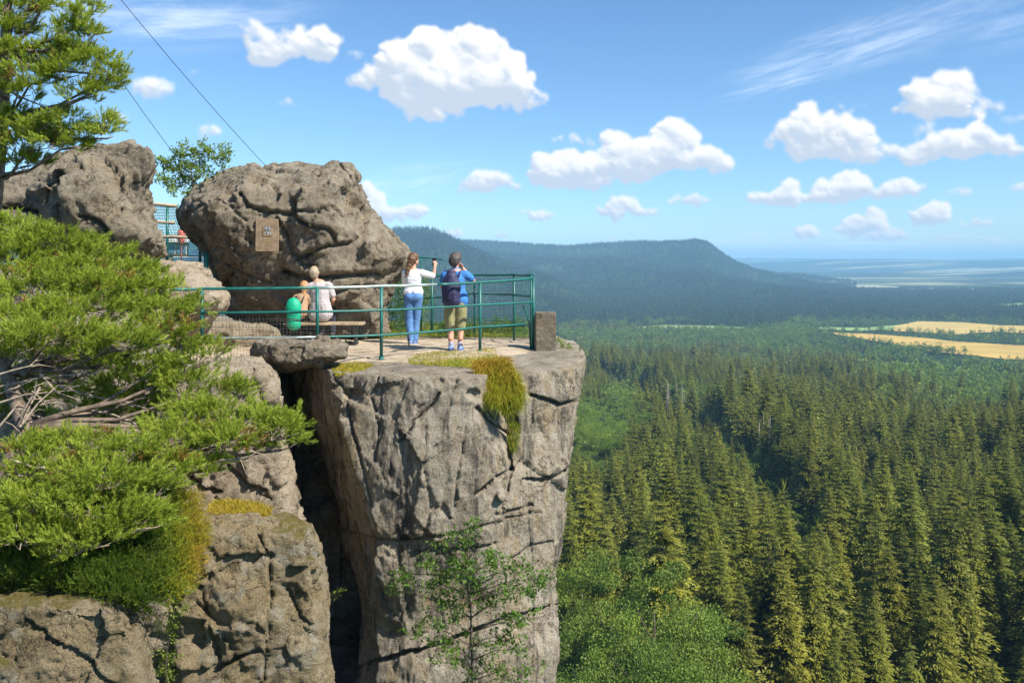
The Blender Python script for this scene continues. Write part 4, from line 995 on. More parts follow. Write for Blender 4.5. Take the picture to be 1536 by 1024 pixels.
# hut beyond the gap
M_white = simple('white_paint', (.75, .74, .70), .6, var=.06); M_glass = simple('blue_glass', (.10, .22, .32), .12, var=.3, scale=2); M_tan = simple('tan_boards', (.36, .28, .17), .8, var=.2)
ho_ = Vector(at(272, 402, 27)); ht_ = empty('hut', ho_, 'small hut with white roof edge and bluish windows beyond the gap fence', 'hut')
def P27(px, py, dy=0): return Vector(at(px, py, 27 + dy)) - ho_
def slab(name, x0, y0, x1, y1, dy, th, mat, par):
    a = P27(x0, y0); b = P27(x1, y1); m = MB(); m.box(((a.x + b.x) / 2, dy, (a.z + b.z) / 2), (abs(b.x - a.x), th, abs(a.z - b.z))); return m.build(name, mat, par)
slab('wall', 243, 364, 318, 404, 1.0, 2.0, M_tan, ht_); slab('roof', 240, 357, 284, 363.5, 1.0, 2.4, M_white, ht_)
for (x0, x1, y0, y1) in ((249, 263, 367, 380), (267, 280, 370, 380), (284, 306, 362, 384), (262, 306, 386, 397)):
    w_ = slab('window', x0 - 1, y0 - 1, x1 + 1, y1 + 1, -.03, .06, M_white if x0 < 280 else M_green, ht_); slab('pane', x0, y0, x1, y1, -.05, .05, M_glass, w_)
m = MB(); x, y, z = at(272, 380, 25.5); m.tube([(0, 0, -.3), (0, 0, .7)], .02, 6); m.tube([(0, 0, .25), (0, 0, .35), (0, 0, .55), (0, 0, .66), (0, 0, .72)], [.05, .10, .12, .09, .02], 8)
o = m.build('folded_parasol', simple('faded_red_cloth', (.62, .14, .11), .8, var=.5, scale=6), smooth=True); o.location = (x, y, z); tag(o, 'small red and white folded parasol in front of the hut beyond the gap', 'parasol')
# guy cables
M_cable = simple('steel_cable', (.05, .05, .055), .5, metal=.6)
for i, (a, b, lb) in enumerate((((402,253,19.4), (60,-150,13), 'long thin cable rising from the top of the big boulder to the upper left'), ((300,282,19.0), (60,-60,13.5), 'thin cable rising from behind the small tree towards the upper pine'))):
    A, B = Vector(at(*a)), Vector(at(*b)); m = MB(); P = [A.lerp(B, k / 24) - A + Vector((0, 0, -.10 * math.sin(math.pi * k / 24))) for k in range(25)]
    m.tube(P, .0055, 6); o = m.build('cable', M_cable, smooth=True); o.location = A; tag(o, lb, 'cable')
tick('railings')
# ------------------------------------------------------------------ near plants
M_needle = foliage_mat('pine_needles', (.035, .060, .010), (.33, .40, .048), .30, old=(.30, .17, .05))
M_pbark = simple('pine_bark', (.17, .125, .09), .9, var=.5, scale=14, bump=.6, bscale=40)
M_twig = simple('dry_twigs', (.30, .24, .18), .9, var=.4, scale=20)
def shoots(Pb, D, L, rng, nn, nl, nw, tint):
    """needled shoots: base points Pb, axes D, lengths L -> triangles"""
    n = len(Pb); s = np.tile(np.linspace(.05, 1, nn), (n, 1)) + rng.normal(0, .03, (n, nn)); a = rng.uniform(0, 6.283, (n, nn))
    ref = unit(np.cross(D, rng.normal(0, 1, (n, 3)))); ref2 = np.cross(D, ref)
    rad = ref[:, None] * np.cos(a)[..., None] + ref2[:, None] * np.sin(a)[..., None]
    spread = (.95 - .55 * s)[..., None]
    Dn = unit(D[:, None] * 1.0 + rad * spread + rng.normal(0, .08, (n, nn, 3)))
    C = Pb[:, None] + D[:, None] * (L[:, None] * s)[..., None]
    l = nl * rng.uniform(.75, 1.15, (n, nn)) * (1 - .25 * s)
    U = unit(np.cross(Dn, rng.normal(0, 1, (n, nn, 3))))
    C, Dn, U, l = C.reshape(-1, 3), Dn.reshape(-1, 3), U.reshape(-1, 3), l.ravel()
    V = tri_leaf(C, Dn, U, l, np.full(len(C), nw / 2)); tt = np.repeat(np.repeat(tint, nn) + rng.normal(0, .08, n * nn), 3)
    return V.reshape(-1, 3), tt
def pine(name, label, pads, trunk, tr, seed, Lsh=.085, nl=.05, nw=.0052, nn=30, dens=1.0, extra=()):
    rng = np.random.RandomState(seed); rg = random.Random(seed)
    O = Vector(trunk[0]); root = empty(name, O, label, 'pine tree')
    m = MB(); m.tube([Vector(p) - O for p in trunk], tr, 12); m.build('trunk', M_pbark, root, True)
    wood = MB(); VV = []; TT = []; tw = MB()
    for (cx, cy, rx, ry, Y) in pads:
        c = Vector(at(cx, cy, Y)) - O; ax, az = rx / F * Y, ry / F * Y; ay = max(ax * .55, az)
        # bough from the trunk to the pad
        best = min(trunk, key=lambda q: (Vector(q) - O - c).length + abs((Vector(q) - O).z - c.z + .25) * 1.0); b = Vector(best) - O
        mid = b.lerp(c, .55) + Vector((0, 0, -.10 - .05 * rg.random())); end = c + Vector((ax * .55, 0, -az * .2))
        wood.tube([b, b.lerp(mid, .5) + Vector((0, rg.uniform(-.05, .05), .02)), mid, c + Vector((0, 0, -az * .5)), end], [.030, .024, .018, .012, .004], 7)
        nc = max(5, int(dens * ax * ay * 150 + dens * ax * az * 130))
        u = unit(rng.normal(0, 1, (nc, 3))); u[:, 2] = np.where(rng.rand(nc) < .72, np.abs(u[:, 2]), u[:, 2]); r = rng.uniform(.15, 1, nc) ** .5
        C = u * r[:, None] * np.array([ax, ay, az]) * (1 + .3 * fbm(u * 2 + cx, seed, 2))[:, None]; C += np.array(c)
        hub = np.array(c) + np.array([-ax * .2, 0, -az * .6])
        for k in range(nc):
            ns = rng.randint(7, 13); ub = u[k]
            base = C[k] + rng.normal(0, .02, (ns, 3)) ; base += rng.uniform(-.06, .06, (ns, 1)) * np.array([1., .4, .1])
            dirn = unit(np.array([ub[0] * .9 + .15, ub[1] * .7 - .1, abs(ub[2]) * .5 + .55]) + rng.normal(0, .42, (ns, 3)))
            L = Lsh * rng.uniform(.7, 1.35, ns)
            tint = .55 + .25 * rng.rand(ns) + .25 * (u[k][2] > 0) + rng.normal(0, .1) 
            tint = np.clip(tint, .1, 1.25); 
            if rng.rand() < .035: tint = tint * 0 + 1.7
            V, T_ = shoots(base, dirn, L, rng, nn, nl, nw, tint); VV.append(V); TT.append(T_)
            if k % 2 == 0:
                h_ = Vector(hub + (C[k] - hub) * .35 + rng.normal(0, .03, 3)); e_ = Vector(C[k]); md_ = h_.lerp(e_, .5) + Vector((0, 0, -.03)) + Vector(rng.normal(0, .02, 3))
                tw.tube([h_, md_, e_], [.006, .0045, .002], 4, False)
    for (a, b, Y) in extra:      # bare grey twigs in the open heart of the tree
        A, B = Vector(at(*a, Y)) - O, Vector(at(*b, Y + rg.uniform(-.2, .3))) - O; md_ = A.lerp(B, .5) + Vector((rg.uniform(-.05, .05), 0, rg.uniform(-.05, .05)))
        tw.tube([A, md_, B], [.012, .008, .003], 5, False)
        for k in range(3):
            p = A.lerp(B, rg.uniform(.3, .95)); q = p + Vector((rg.uniform(.02, .22), rg.uniform(-.1, .1), rg.uniform(-.14, .12))); tw.tube([p, p.lerp(q, .5) + Vector((0, 0, .02)), q], [.005, .004, .0015], 4, False)
    wood.build('branches', M_pbark, root, True); tag(tw.build('twigs', M_twig, root, True), kind='stuff')
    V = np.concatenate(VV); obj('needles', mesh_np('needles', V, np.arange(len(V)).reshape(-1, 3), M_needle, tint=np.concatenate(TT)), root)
    tick('%s %d needles' % (name, len(V) // 3)); return root
lower = [(15,350,70,22,9.2),(75,368,85,26,9.0),(145,386,62,20,9.0),(20,400,80,26,8.8),(100,412,95,24,8.7),(195,410,62,18,8.8),(60,440,95,24,8.4),(165,436,90,24,8.4),(245,436,48,18,8.6),
 (225,464,78,20,8.3),(280,466,30,14,8.4),(125,470,95,22,8.1),(30,480,80,22,8.0),(70,505,105,24,7.7),(160,518,90,20,7.7),(245,500,60,26,8.0),(300,535,42,26,8.0),(225,550,70,22,8.0),(60,530,100,14,7.8),
 (285,580,60,26,7.9),(345,596,40,20,7.9),(215,600,60,20,8.2),(310,625,70,22,7.6),(385,640,62,22,7.4),(425,645,44,24,7.3),(340,665,80,22,7.3),(265,655,70,22,7.3),(420,668,30,14,7.4),(300,700,60,14,7.3),
 (40,676,60,20,6.9),(120,668,70,20,6.9),(190,680,75,22,6.9),(255,700,50,18,7.0),(60,710,90,24,6.7),(150,722,90,24,6.6),(225,738,60,24,6.8),(50,755,80,26,6.5),(140,765,80,26,6.5),(40,800,80,28,6.45),(120,812,80,26,6.4),(200,785,62,28,6.5),(245,572,60,24,8.2),(180,580,70,20,8.4),(170,622,60,16,8.2),(120,600,50,14,8.5),(250,625,60,20,8.1),(30,560,80,18,9.0),(60,590,70,18,9.2),(20,620,60,20,9.2),(110,640,50,14,9.0),(150,545,80,16,8.6),(-20,770,60,30,6.4)]  # rearmost pads over the left gap are added to darken it
ex = [((-30,600),(70,560),7.6),((-20,610),(110,585),7.6),((30,625),(55,570),7.5),((30,640),(90,575),7.4),((-30,570),(60,545),7.5),((0,580),(150,560),7.7),((40,620),(160,640),7.8),((60,560),(120,600),7.7),((90,580),(200,610),7.9),((-10,650),(30,600),7.3),((110,610),(240,650),7.9),((20,690),(80,710),6.6),((60,700),(130,720),6.5),((120,640),(210,655),7.7),((180,600),(240,620),7.9),((60,580),(30,640),7.6),((250,690),(380,650),7.2),((330,690),(400,670),7.2)]
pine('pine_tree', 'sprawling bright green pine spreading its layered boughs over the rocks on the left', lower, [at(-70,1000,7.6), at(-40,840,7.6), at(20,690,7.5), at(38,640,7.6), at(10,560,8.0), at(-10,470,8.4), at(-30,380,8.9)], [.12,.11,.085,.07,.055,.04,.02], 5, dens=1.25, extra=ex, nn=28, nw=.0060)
upper = [(20,18,55,24,11.2),(62,8,30,12,11.2),(15,55,40,26,11.2),(30,85,55,20,11.2),(75,78,30,20,11.1),(100,50,20,28,11.0),(128,22,24,26,11.0),(135,55,24,22,11.0),(112,80,34,22,11.0),(140,100,36,22,10.9),(95,108,45,22,11.0),(45,118,50,18,11.0),
 (158,125,28,14,10.9),(125,140,44,16,10.9),(165,112,16,10,10.9),(25,140,40,14,11.0),(15,185,45,24,11.2),(60,195,45,18,11.1),(100,190,38,18,11.0),(135,205,28,12,11.0),(160,203,18,10,10.9),(40,218,60,20,11.2),(90,218,42,14,11.0),(25,245,50,16,11.4),(160,185,12,10,10.9)]
ex2 = [((10,100),(60,150),11.2),((20,140),(90,168),11.2),((60,160),(135,165),11.1),((5,130),(40,160),11.2),((0,60),(45,90),11.2)]
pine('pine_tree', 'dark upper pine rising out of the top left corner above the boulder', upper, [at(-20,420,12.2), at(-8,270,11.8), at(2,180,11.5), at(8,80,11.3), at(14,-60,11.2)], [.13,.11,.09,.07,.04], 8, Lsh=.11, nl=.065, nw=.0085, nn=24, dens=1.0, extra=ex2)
# leafy shrubs ---------------------------------------------------------
M_sap = foliage_mat('sapling_leaves', (.07, .125, .02), (.26, .38, .07), .45)
M_yel = foliage_mat('yellow_green_leaves', (.10, .15, .02), (.32, .38, .06), .45)  # lighter, yellower green than the sapling leaves
def leaves(P, size, rng, up=.4):
    n = len(P); D = unit(rng.normal(0, 1, (n, 3)) + np.array([0, -.1, up])); U = unit(np.cross(D, rng.normal(0, 1, (n, 3)))); s = size * rng.uniform(.6, 1.35, n)
    V = np.empty((n, 4, 3)); V[:, 0] = P; V[:, 1] = P + D * (s * .5)[:, None] + U * (s * .26)[:, None]; V[:, 2] = P + D * s[:, None]; V[:, 3] = P + D * (s * .5)[:, None] - U * (s * .26)[:, None]
    return V.reshape(-1, 3)
def shrub(name, label, cat, stem, cl, Y, rr_, per, size, mat, seed, sr=.018, bark=None, group=None, sub=5):
    """stem: pixel path at depth Y; cl: leaf clusters in pixels"""
    rng = np.random.RandomState(seed); rg = random.Random(seed); O = Vector(at(*stem[0], Y)); root = empty(name, O, label, cat, group)
    S_ = [Vector(at(a, b, Y)) - O for a, b in stem]; m = MB(); n = len(S_); m.tube(S_, [sr * (1 - .75 * i / (n - 1)) for i in range(n)], 8)
    P = []; tt = []
    for (a, b) in cl:
        dY = rg.uniform(-1, 1) * rr_ * 2.2; c = Vector(at(a, b, Y + dY)) - O
        cand = [S_[i].lerp(S_[i + 1], k / 4) for i in range(n - 1) for k in range(5)]; low = [q for q in cand if q.z < c.z + .05] or cand[:1]
        bp = min(low, key=lambda q: (q - c).length + .4 * abs(c.z - q.z - .25)); md_ = bp.lerp(c, .5) + Vector((0, 0, .02 + .04 * rg.random()))
        m.tube([bp, md_, c], [sr * .38, sr * .22, sr * .08], 5)
        for q in range(sub):
            e = c + Vector((rg.gauss(0, 1), rg.gauss(0, 1), rg.gauss(0, .8))) * rr_ * .75; m.tube([md_.lerp(c, .6), e], [sr * .12, sr * .05], 3, False)
            k = per // sub; P.append(np.array(e) + rng.normal(0, rr_ * .38, (k, 3))); tt.append(np.full(k, .45 + rng.normal(0, .2)))
    m.build('branches', bark or M_bark, root, True)
    P = np.concatenate(P); V = leaves(P, size, rng); T_ = np.clip(np.concatenate(tt) + rng.normal(0, .12, len(P)), 0, 1.2)
    obj('leaves', mesh_np('leaves', V, np.arange(len(V)).reshape(-1, 4), mat, tint=np.repeat(T_, 4)), root); return root
SAP = [(713,788),(700,800),(670,807),(690,818),(682,835),(700,832),(726,828),(740,836),(644,843),(655,855),(602,866),(612,860),(595,884),(634,876),(650,880),(667,869),(680,860),(693,870),(705,862),(713,882),(730,850),(758,843),(775,850),(791,856),(800,866),(813,866),(800,882),(785,880),(768,895),(755,880),(693,895),(670,895),(655,905),(680,915),(720,900),(740,905),(660,934),(628,944),(645,938),(670,957),(650,960),(758,934),(776,925),(790,931),(752,954),(765,960),(709,960),(735,970),(774,974),(693,987),(680,975),(722,993),(740,1000),(768,1013),(790,1000),(660,993),(700,1015),(750,1025),(780,1040),(720,1040)]
shrub('sapling', 'slender leafy sapling growing in front of the pillar at the bottom', 'young tree', [(714,1110),(711,1050),(708,990),(706,905),(700,850),(706,800)], SAP, 10.6, .095, 85, .048, M_sap, 3, .022)
SM = [(272,219),(268,230),(267,240),(279,233),(242,244),(236,240),(248,252),(260,256),(254,246),(271,262),(250,271),(243,264),(258,283),(253,277),(269,273),(290,225),(296,234),(315,219),(310,228),(312,236),(304,244),(292,246),(284,250),(317,262),(304,262),(296,268),(280,268),(335,221),(338,230),(333,237),(332,245),(323,268),(283,287),(289,280),(304,254),(276,252)]
shrub('small_tree', 'small bright leafy tree on the left shoulder of the big boulder', 'tree', [(293,310),(290,290),(288,270),(287,250),(290,232)], SM, 19.3, .10, 120, .060, M_yel, 4, .022)
shrub('crevice_fern', 'tiny bright green plant sprouting in the dark cleft', 'plant', [(486,900),(496,893),(508,888)], [(492,890),(500,888),(508,886),(514,884),(504,895),(494,898),(490,905)], 10.9, .018, 14, .028, M_yel, 6, .003)
shrub('leafy_shrub', 'fresh green shrub in the gap between foreground rock and tall block', 'shrub', [(248,1060),(250,980),(262,910)], [(255,905),(268,900),(280,908),(262,920),(245,925),(285,890),(275,880),(250,945),(258,955),(246,980),(254,990),(262,985),(245,1010),(256,1015),(240,1000),(250,1035),(262,930),(235,940)], 6.9, .035, 50, .022, M_yel, 7, .006)
shrub('edge_bush', 'little bush hanging over the cliff edge right of the stone block', 'bush', [(838,530),(843,520)], [(838,514),(845,517),(850,521),(856,526),(842,522),(835,511)], 16.6, .05, 60, .035, M_yel, 8, .006)
HG = [(x + random.Random(x * y).uniform(-4, 4), y) for x in range(588, 642, 9) for y in range(418, 500, 10)]
shrub('hedge_bush', 'dense green bush between the boulder and the far railing behind the woman', 'bush', [(612,512),(612,470),(612,430)], HG, 20.6, .16, 110, .050, M_sap, 9, .02)
LB = [(x + random.Random(x * 3 + y).uniform(-6, 6), y + random.Random(x).uniform(-3, 3)) for x in range(655, 800, 9) for y in (484, 492, 500)]
shrub('low_bush', 'low leafy growth along the far railing under the netting', 'bush', [(725,512),(725,490)], LB, 19.4, .11, 70, .045, M_sap, 10, .012)
# grasses --------------------------------------------------------------
def grass_mat(name, cols):
    m, t, b = newmat(name); a = t.new('ShaderNodeAttribute'); a.attribute_name = 'tint'; r = t.new('ShaderNodeValToRGB'); e = r.color_ramp.elements
    e[0].position = 0; e[0].color = (*cols[0], 1); e[1].position = 1; e[1].color = (*cols[-1], 1)
    for i, c in enumerate(cols[1:-1]): q = e.new((i + 1) / (len(cols) - 1)); q.color = (*c, 1)
    t.put(r.inputs[0], a.outputs['Fac']); t.put(b.inputs['Base Color'], r.outputs[0]); b.inputs['Roughness'].default_value = .6; b.inputs['Specular IOR Level'].default_value = .2
    tr = t.new('ShaderNodeBsdfTranslucent'); t.put(tr.inputs[0], r.outputs[0]); mx = t.new('ShaderNodeMixShader'); mx.inputs[0].default_value = .4
    t.l.new(b.outputs[0], mx.inputs[1]); t.l.new(tr.outputs[0], mx.inputs[2]); t.l.new(mx.outputs[0], m.node_tree.nodes['Material Output'].inputs['Surface']); return m
M_grass = grass_mat('dry_and_green_grass', [(.07, .13, .015), (.20, .27, .03), (.42, .40, .04), (.52, .30, .05)])
def blades(name, label, cat, P, D, L, w, tint, seed, bend=.5, kind='stuff', mat=None):
    rng = np.random.RandomState(seed); n = len(P); P = np.asarray(P); D = unit(np.asarray(D)); L = np.asarray(L)
    U = unit(np.cross(D, rng.normal(0, 1, (n, 3)))); g = np.array([0, 0, -1.]); V = np.empty((n, 5, 3))
    m1 = P + D * (L * .5)[:, None]; m2 = P + D * (L * .95)[:, None] + g * (L * bend * .6)[:, None]
    V[:, 0] = P - U * w / 2; V[:, 1] = P + U * w / 2; V[:, 2] = m1 + U * w * .35; V[:, 3] = m1 - U * w * .35; V[:, 4] = m2
    b = np.arange(n)[:, None] * 5; Fq = np.concatenate([b + np.array([0, 1, 2]), b + np.array([0, 2, 3]), b + np.array([3, 2, 4])], 0)
    o = obj(name, mesh_np(name, V.reshape(-1, 3), Fq, mat or M_grass, tint=np.repeat(tint, 5))); tag(o, label, cat if kind != 'stuff' else None, kind=kind if kind == 'stuff' else None); return o
def pxp(pts, Y): return np.array([at(a, b, y) for (a, b), y in zip(pts, Y)])
rng = np.random.RandomState(33)
def patch(n, poly, Yf):      # points in a pixel polygon, depth from Yf(px, py)
    A = np.array(poly, float); out = []
    while len(out) < n:
        q = rng.uniform(A.min(0), A.max(0), (n * 3, 2)); k = inpoly(q[:, 0], q[:, 1], [tuple(r_) for r_ in poly]); out += list(q[k])
    q = np.array(out[:n]); Y = np.array([Yf(a, b) for a, b in q]); return q, pxp(q, Y)
def lump(P, s, k): return fbm(P / s, int(k * 10), 3)
# big tuft pouring down the pillar's notch
n = 9000; q, P = patch(n, [(712,545),(760,538),(780,580),(780,612),(758,620),(738,610),(720,590)], lambda a, b: 12.95 - (b - 540) * .0055)
P[:, 1] -= .16 * np.clip(lump(P, .13, 2), 0, 1); D = np.stack([rng.normal(.15, .55, n) + (q[:, 0] - 748) / 60, rng.normal(-.75, .4, n), rng.normal(.5, .5, n)], 1)
tint = np.clip(.86 - (q[:, 1] - 545) / 170 + .25 * lump(P, .12, 3) + rng.normal(0, .08, n), 0, 1)
blades('grass_tuft', 'thick yellow green grass tuft pouring down the notch of the pillar', 'grass tuft', P, D, rng.uniform(.08, .25, n), .008, tint, 1, .7, kind='thing')
n = 900; q, P = patch(n, [(760,625),(780,635),(778,665),(770,680),(762,665),(762,640)], lambda a, b: 12.75)
blades('moss_streak', 'brownish green moss streak trailing down the crack below the big tuft', 'moss', P, np.stack([rng.normal(0, .5, n), rng.normal(-.7, .3, n), rng.normal(-.2, .5, n)], 1), rng.uniform(.03, .10, n), .008, np.clip(rng.normal(.4, .25, n), 0, 1), 2, .6, kind='thing')
n = 4200; q, P = patch(n, [(612,546),(618,535),(660,529),(700,530),(740,524),(752,545),(720,556),(700,552),(660,550)], lambda a, b: depth_of(b, -.02))
blades('edge_grass', 'yellow grass fringe along the platform edge under the standing couple', 'grass', P, np.stack([rng.normal(0, .5, n), rng.normal(-.2, .4, n), np.full(n, .8)], 1), rng.uniform(.05, .16, n), .008, np.clip(.62 + .3 * lump(P, .3, 4) + rng.normal(0, .1, n), 0, 1), 3, .5, kind='thing')
n = 2200; q, P = patch(n, [(497,553),(510,546),(540,543),(562,547),(548,556),(520,560),(505,566)], lambda a, b: depth_of(b, -.02))
blades('moss_patch', 'bright orange yellow moss on the left front corner of the pillar', 'moss', P, np.stack([rng.normal(0, .6, n), rng.normal(-.3, .5, n), np.full(n, .8)], 1), rng.uniform(.02, .055, n), .012, np.clip(.70 + .2 * lump(P, .15, 5) + rng.normal(0, .12, n), 0, 1), 4, .3, kind='thing')
n = 9000; q, P = patch(n, [(480,505),(490,496),(520,490),(600,486),(700,488),(800,494),(800,506),(740,507),(640,505),(560,508),(520,511)], lambda a, b: depth_of(b, .0))
blades('grass', 'short sunlit grass strip at the back of the platform behind the bench', None, P, np.stack([rng.normal(0, .5, n), rng.normal(0, .4, n), np.full(n, .9)], 1), rng.uniform(.06, .20, n), .010, np.clip(.36 + .3 * lump(P, .5, 6) + rng.normal(0, .1, n), 0, 1), 5, .4)
n = 1800; q, P = patch(n, [(546,345),(556,338),(570,345),(586,362),(590,375),(575,372),(555,362)], lambda a, b: 17.9 + (b-345)*.0)
blades('boulder_grass', 'dry grass patch on the right shoulder of the plaque boulder', 'grass', P, np.stack([rng.normal(.2, .5, n), rng.normal(-.5, .4, n), np.full(n, .6)], 1), rng.uniform(.05, .16, n), .012, np.clip(rng.normal(.4, .2, n), 0, 1), 6, .6, kind='thing')
n = 3000; q, P = patch(n, [(308,770),(318,755),(345,750),(385,755),(408,766),(404,778),(350,776)], lambda a, b: 9.9 - (b - 750) * .02)
blades('orange_grass', 'orange dry grass on the ledge on top of the tall block', 'grass', P, np.stack([rng.normal(0, .5, n), rng.normal(-.2, .4, n), np.full(n, .8)], 1), rng.uniform(.03, .12, n), .006, np.clip(.80 + rng.normal(0, .12, n), 0, 1), 7, .5, kind='thing')
# heather under the pine
n = 15000; HP = [(60,765),(130,735),(200,715),(262,722),(292,745),(302,790),(304,830),(290,870),(262,890),(225,905),(180,895),(120,880),(60,870),(0,850),(-40,830),(-20,780)]
q, P = patch(n, HP, lambda a, b: 7.2 - (b - 715) * .0052 + abs(a - 170) * .0012)
lp = lump(P, .13, 7); P[:, 1] -= .14 * np.clip(lp + .3, 0, 1); P += rng.normal(0, .035, (n, 3))
D = unit(np.stack([rng.normal(.3, .4, n) + (q[:, 0] - 170) / 240, rng.normal(-.4, .4, n), rng.normal(.7, .35, n)], 1))
edge_ = np.clip((q[:, 0] - 232) / 60, 0, 1) ** 1.3 * .70
tint = np.clip(.06 + edge_ + lp * .25 + rng.normal(0, .06, n) + .10 * (q[:, 1] < 800), 0, 1)
V, T_ = shoots(P, D, rng.uniform(.05, .11, n), rng, 16, .026, .0048, tint)
hb = empty('heather_bush', at(170, 880, 6.6), 'dense fine-leaved green bush turning orange at its right edge below the pine', 'bush')
Vh = V - np.array(hb.location); obj('foliage', mesh_np('foliage', Vh, np.arange(len(Vh)).reshape(-1, 3), M_grass, tint=np.clip(T_, 0, 1)), hb)
m = MB(); rg = random.Random(3)
for k in range(60):
    i = rg.randrange(n); e_ = Vector(P[i]) - hb.location; b_ = Vector((e_.x * .5, e_.y * .5 + .1, e_.z * .4 - .05)); m.tube([b_, b_.lerp(e_, .5) + Vector((0, -.02, .03)), e_], [.006, .004, .002], 4, False)
tag(m.build('stems', M_twig, hb, True), kind='stuff')
n = 5000; q, P = patch(n, [(-20,850),(60,862),(140,880),(215,905),(235,930),(200,915),(110,900),(0,905),(-30,900)], lambda a, b: 6.9 - (b - 850) * .004)
blades('low_plants', 'low mixed greenery and dry bits on top of the foreground rock', None, P + rng.normal(0, .03, (n, 3)), np.stack([rng.normal(0, .6, n), rng.normal(-.3, .4, n), np.full(n, .6)], 1), rng.uniform(.02, .09, n), .009, np.clip(rng.normal(.35, .3, n), 0, 1), 9, .4)
tick('plants')
# ------------------------------------------------------------------ people
M_skin = simple('skin', (.55, .30, .20), .55, var=.10, scale=14); 
for n_ in ():
    pass
def chain(m, pts, rs, sc=(1, 1, 1)):
    for i in range(len(pts) - 1):
        a, b = Vector(pts[i]), Vector(pts[i + 1]); L = (b - a).length; k = max(2, int(L / (min(rs[i], rs[i + 1]) * .32)))
        for j in range(k + 1):
            u = j / k; m.ball(a.lerp(b, u), rs[i] * (1 - u) + rs[i + 1] * u, sc, 14, 9)
def hand(m, w, d, pn, curl=.5, side=1):
    """palm at wrist w pointing along d, palm facing pn; four fingers and a thumb"""
    w, d, pn = Vector(w), Vector(d).normalized(), Vector(pn).normalized(); s = d.cross(pn).normalized() * side
    for u in (.015, .035, .055, .075):
        for q in (-.024, -.008, .008, .024): m.ball(w + d * u + s * q * (.8 + u * 4), .0135, (1, 1, 1), 10, 7)
    for i, (q, L) in enumerate(((-.030, .068), (-.010, .078), (.010, .074), (.030, .058))):
        b = w + d * .085 + s * q; c1 = (d * math.cos(curl) + pn * math.sin(curl)).normalized(); c2 = (d * math.cos(curl * 2.2) + pn * math.sin(curl * 2.2)).normalized()
        p1 = b + c1 * L * .5; p2 = p1 + c2 * L * .5; chain(m, [b, p1, p2], [.0098, .0088, .0078])
    b = w + d * .03 - s * .030; p1 = b + (d * .7 - s * .7 + pn * .2).normalized() * .035; p2 = p1 + (d * .9 + pn * .45).normalized() * .032; chain(m, [b, p1, p2], [.013, .011, .009])
def headshape(m, c, yaw, pitch=0, k=1.0):
    """head centred at c; yaw turns it left (+)"""
    cy_, sy_ = math.cos(yaw), math.sin(yaw)
    def T(x, y, z):
        y, z = y * math.cos(pitch) - z * math.sin(pitch), y * math.sin(pitch) + z * math.cos(pitch)
        return (c[0] + k * (x * cy_ - y * sy_), c[1] + k * (x * sy_ + y * cy_), c[2] + k * z)
    B = lambda x, y, z, r: m.ball(T(x, y, z), r * k, (1, 1, 1), 14, 10)
    B(0, -.012, .030, .082); B(0, .012, .034, .078); B(0, -.022, .015, .078); B(0, .020, -.005, .070)
    B(.012, .035, -.045, .050); B(-.012, .035, -.045, .050); B(0, .055, -.075, .034); B(.03, .02, -.05, .042); B(-.03, .02, -.05, .042)
    B(0, .088, -.008, .012); B(0, .098, -.020, .013); B(0, .078, .012, .014); B(.01, .090, -.026, .010); B(-.01, .090, -.026, .010)
    B(.028, .066, .028, .022); B(-.028, .066, .028, .022); B(.034, .060, -.018, .022); B(-.034, .060, -.018, .022)
    B(0, .080, -.050, .014); B(.012, .077, -.049, .012); B(-.012, .077, -.049, .012); B(0, .076, -.078, .018)
    for sx_ in (-1, 1): B(sx_ * .079, -.004, .006, .015); B(sx_ * .083, -.008, .020, .014); B(sx_ * .078, .000, -.010, .010)
    return T
def body_mesh(name, m, mat, vox=.0075, it=3):
    r = remesh(m.mesh(name, mat), vox, it, .45); simplify_mat(r, mat); return r
def cloth(name, m, mat, par, vox=.010, it=4, wr=.006, seed=1, sc=9, fold=(1, 1, .55)):
    r = remesh(m.mesh(name, mat), vox, it, .5); v = getv(r); n = getn(r)
    d = ridged(v * np.array(fold) * sc, seed, 3) * wr + fbm(v * sc * 1.7, seed + 4, 3) * wr * .6; setv(r, v + n * d[:, None]); simplify_mat(r, mat)
    r.polygons.foreach_set('use_smooth', np.ones(len(r.polygons), bool)); return obj(name, r, par)
def hairmesh(name, balls, mat, par, seed, wr=.008, it=2, sc=38):
    m = MB()
    for (c, r, s_) in balls: m.ball(c, r, s_, 14, 10)
    r_ = remesh(m.mesh(name, mat), .0075, it, .5); v = getv(r_); n = getn(r_)
    setv(r_, v + n * (ridged(v * np.array([1, 1, .45]) * sc, seed, 3) * wr)[:, None]); simplify_mat(r_, mat); r_.polygons.foreach_set('use_smooth', np.ones(len(r_.polygons), bool)); return obj(name, r_, par)
def eyes(T, par, k=1.0):
    for sx_ in (-1, 1):
        m = MB(); m.ball(T(sx_ * .029, .079, .010), .0105 * k, (1, 1, 1), 10, 8); m.build('eye', M_eye, par, True)
M_eye = simple('eye', (.25, .2, .17), .2)
def fabric(name, c, var=.12, rough=.85): return simple(name, c, rough, var=var, scale=16, bump=.25, bscale=220)
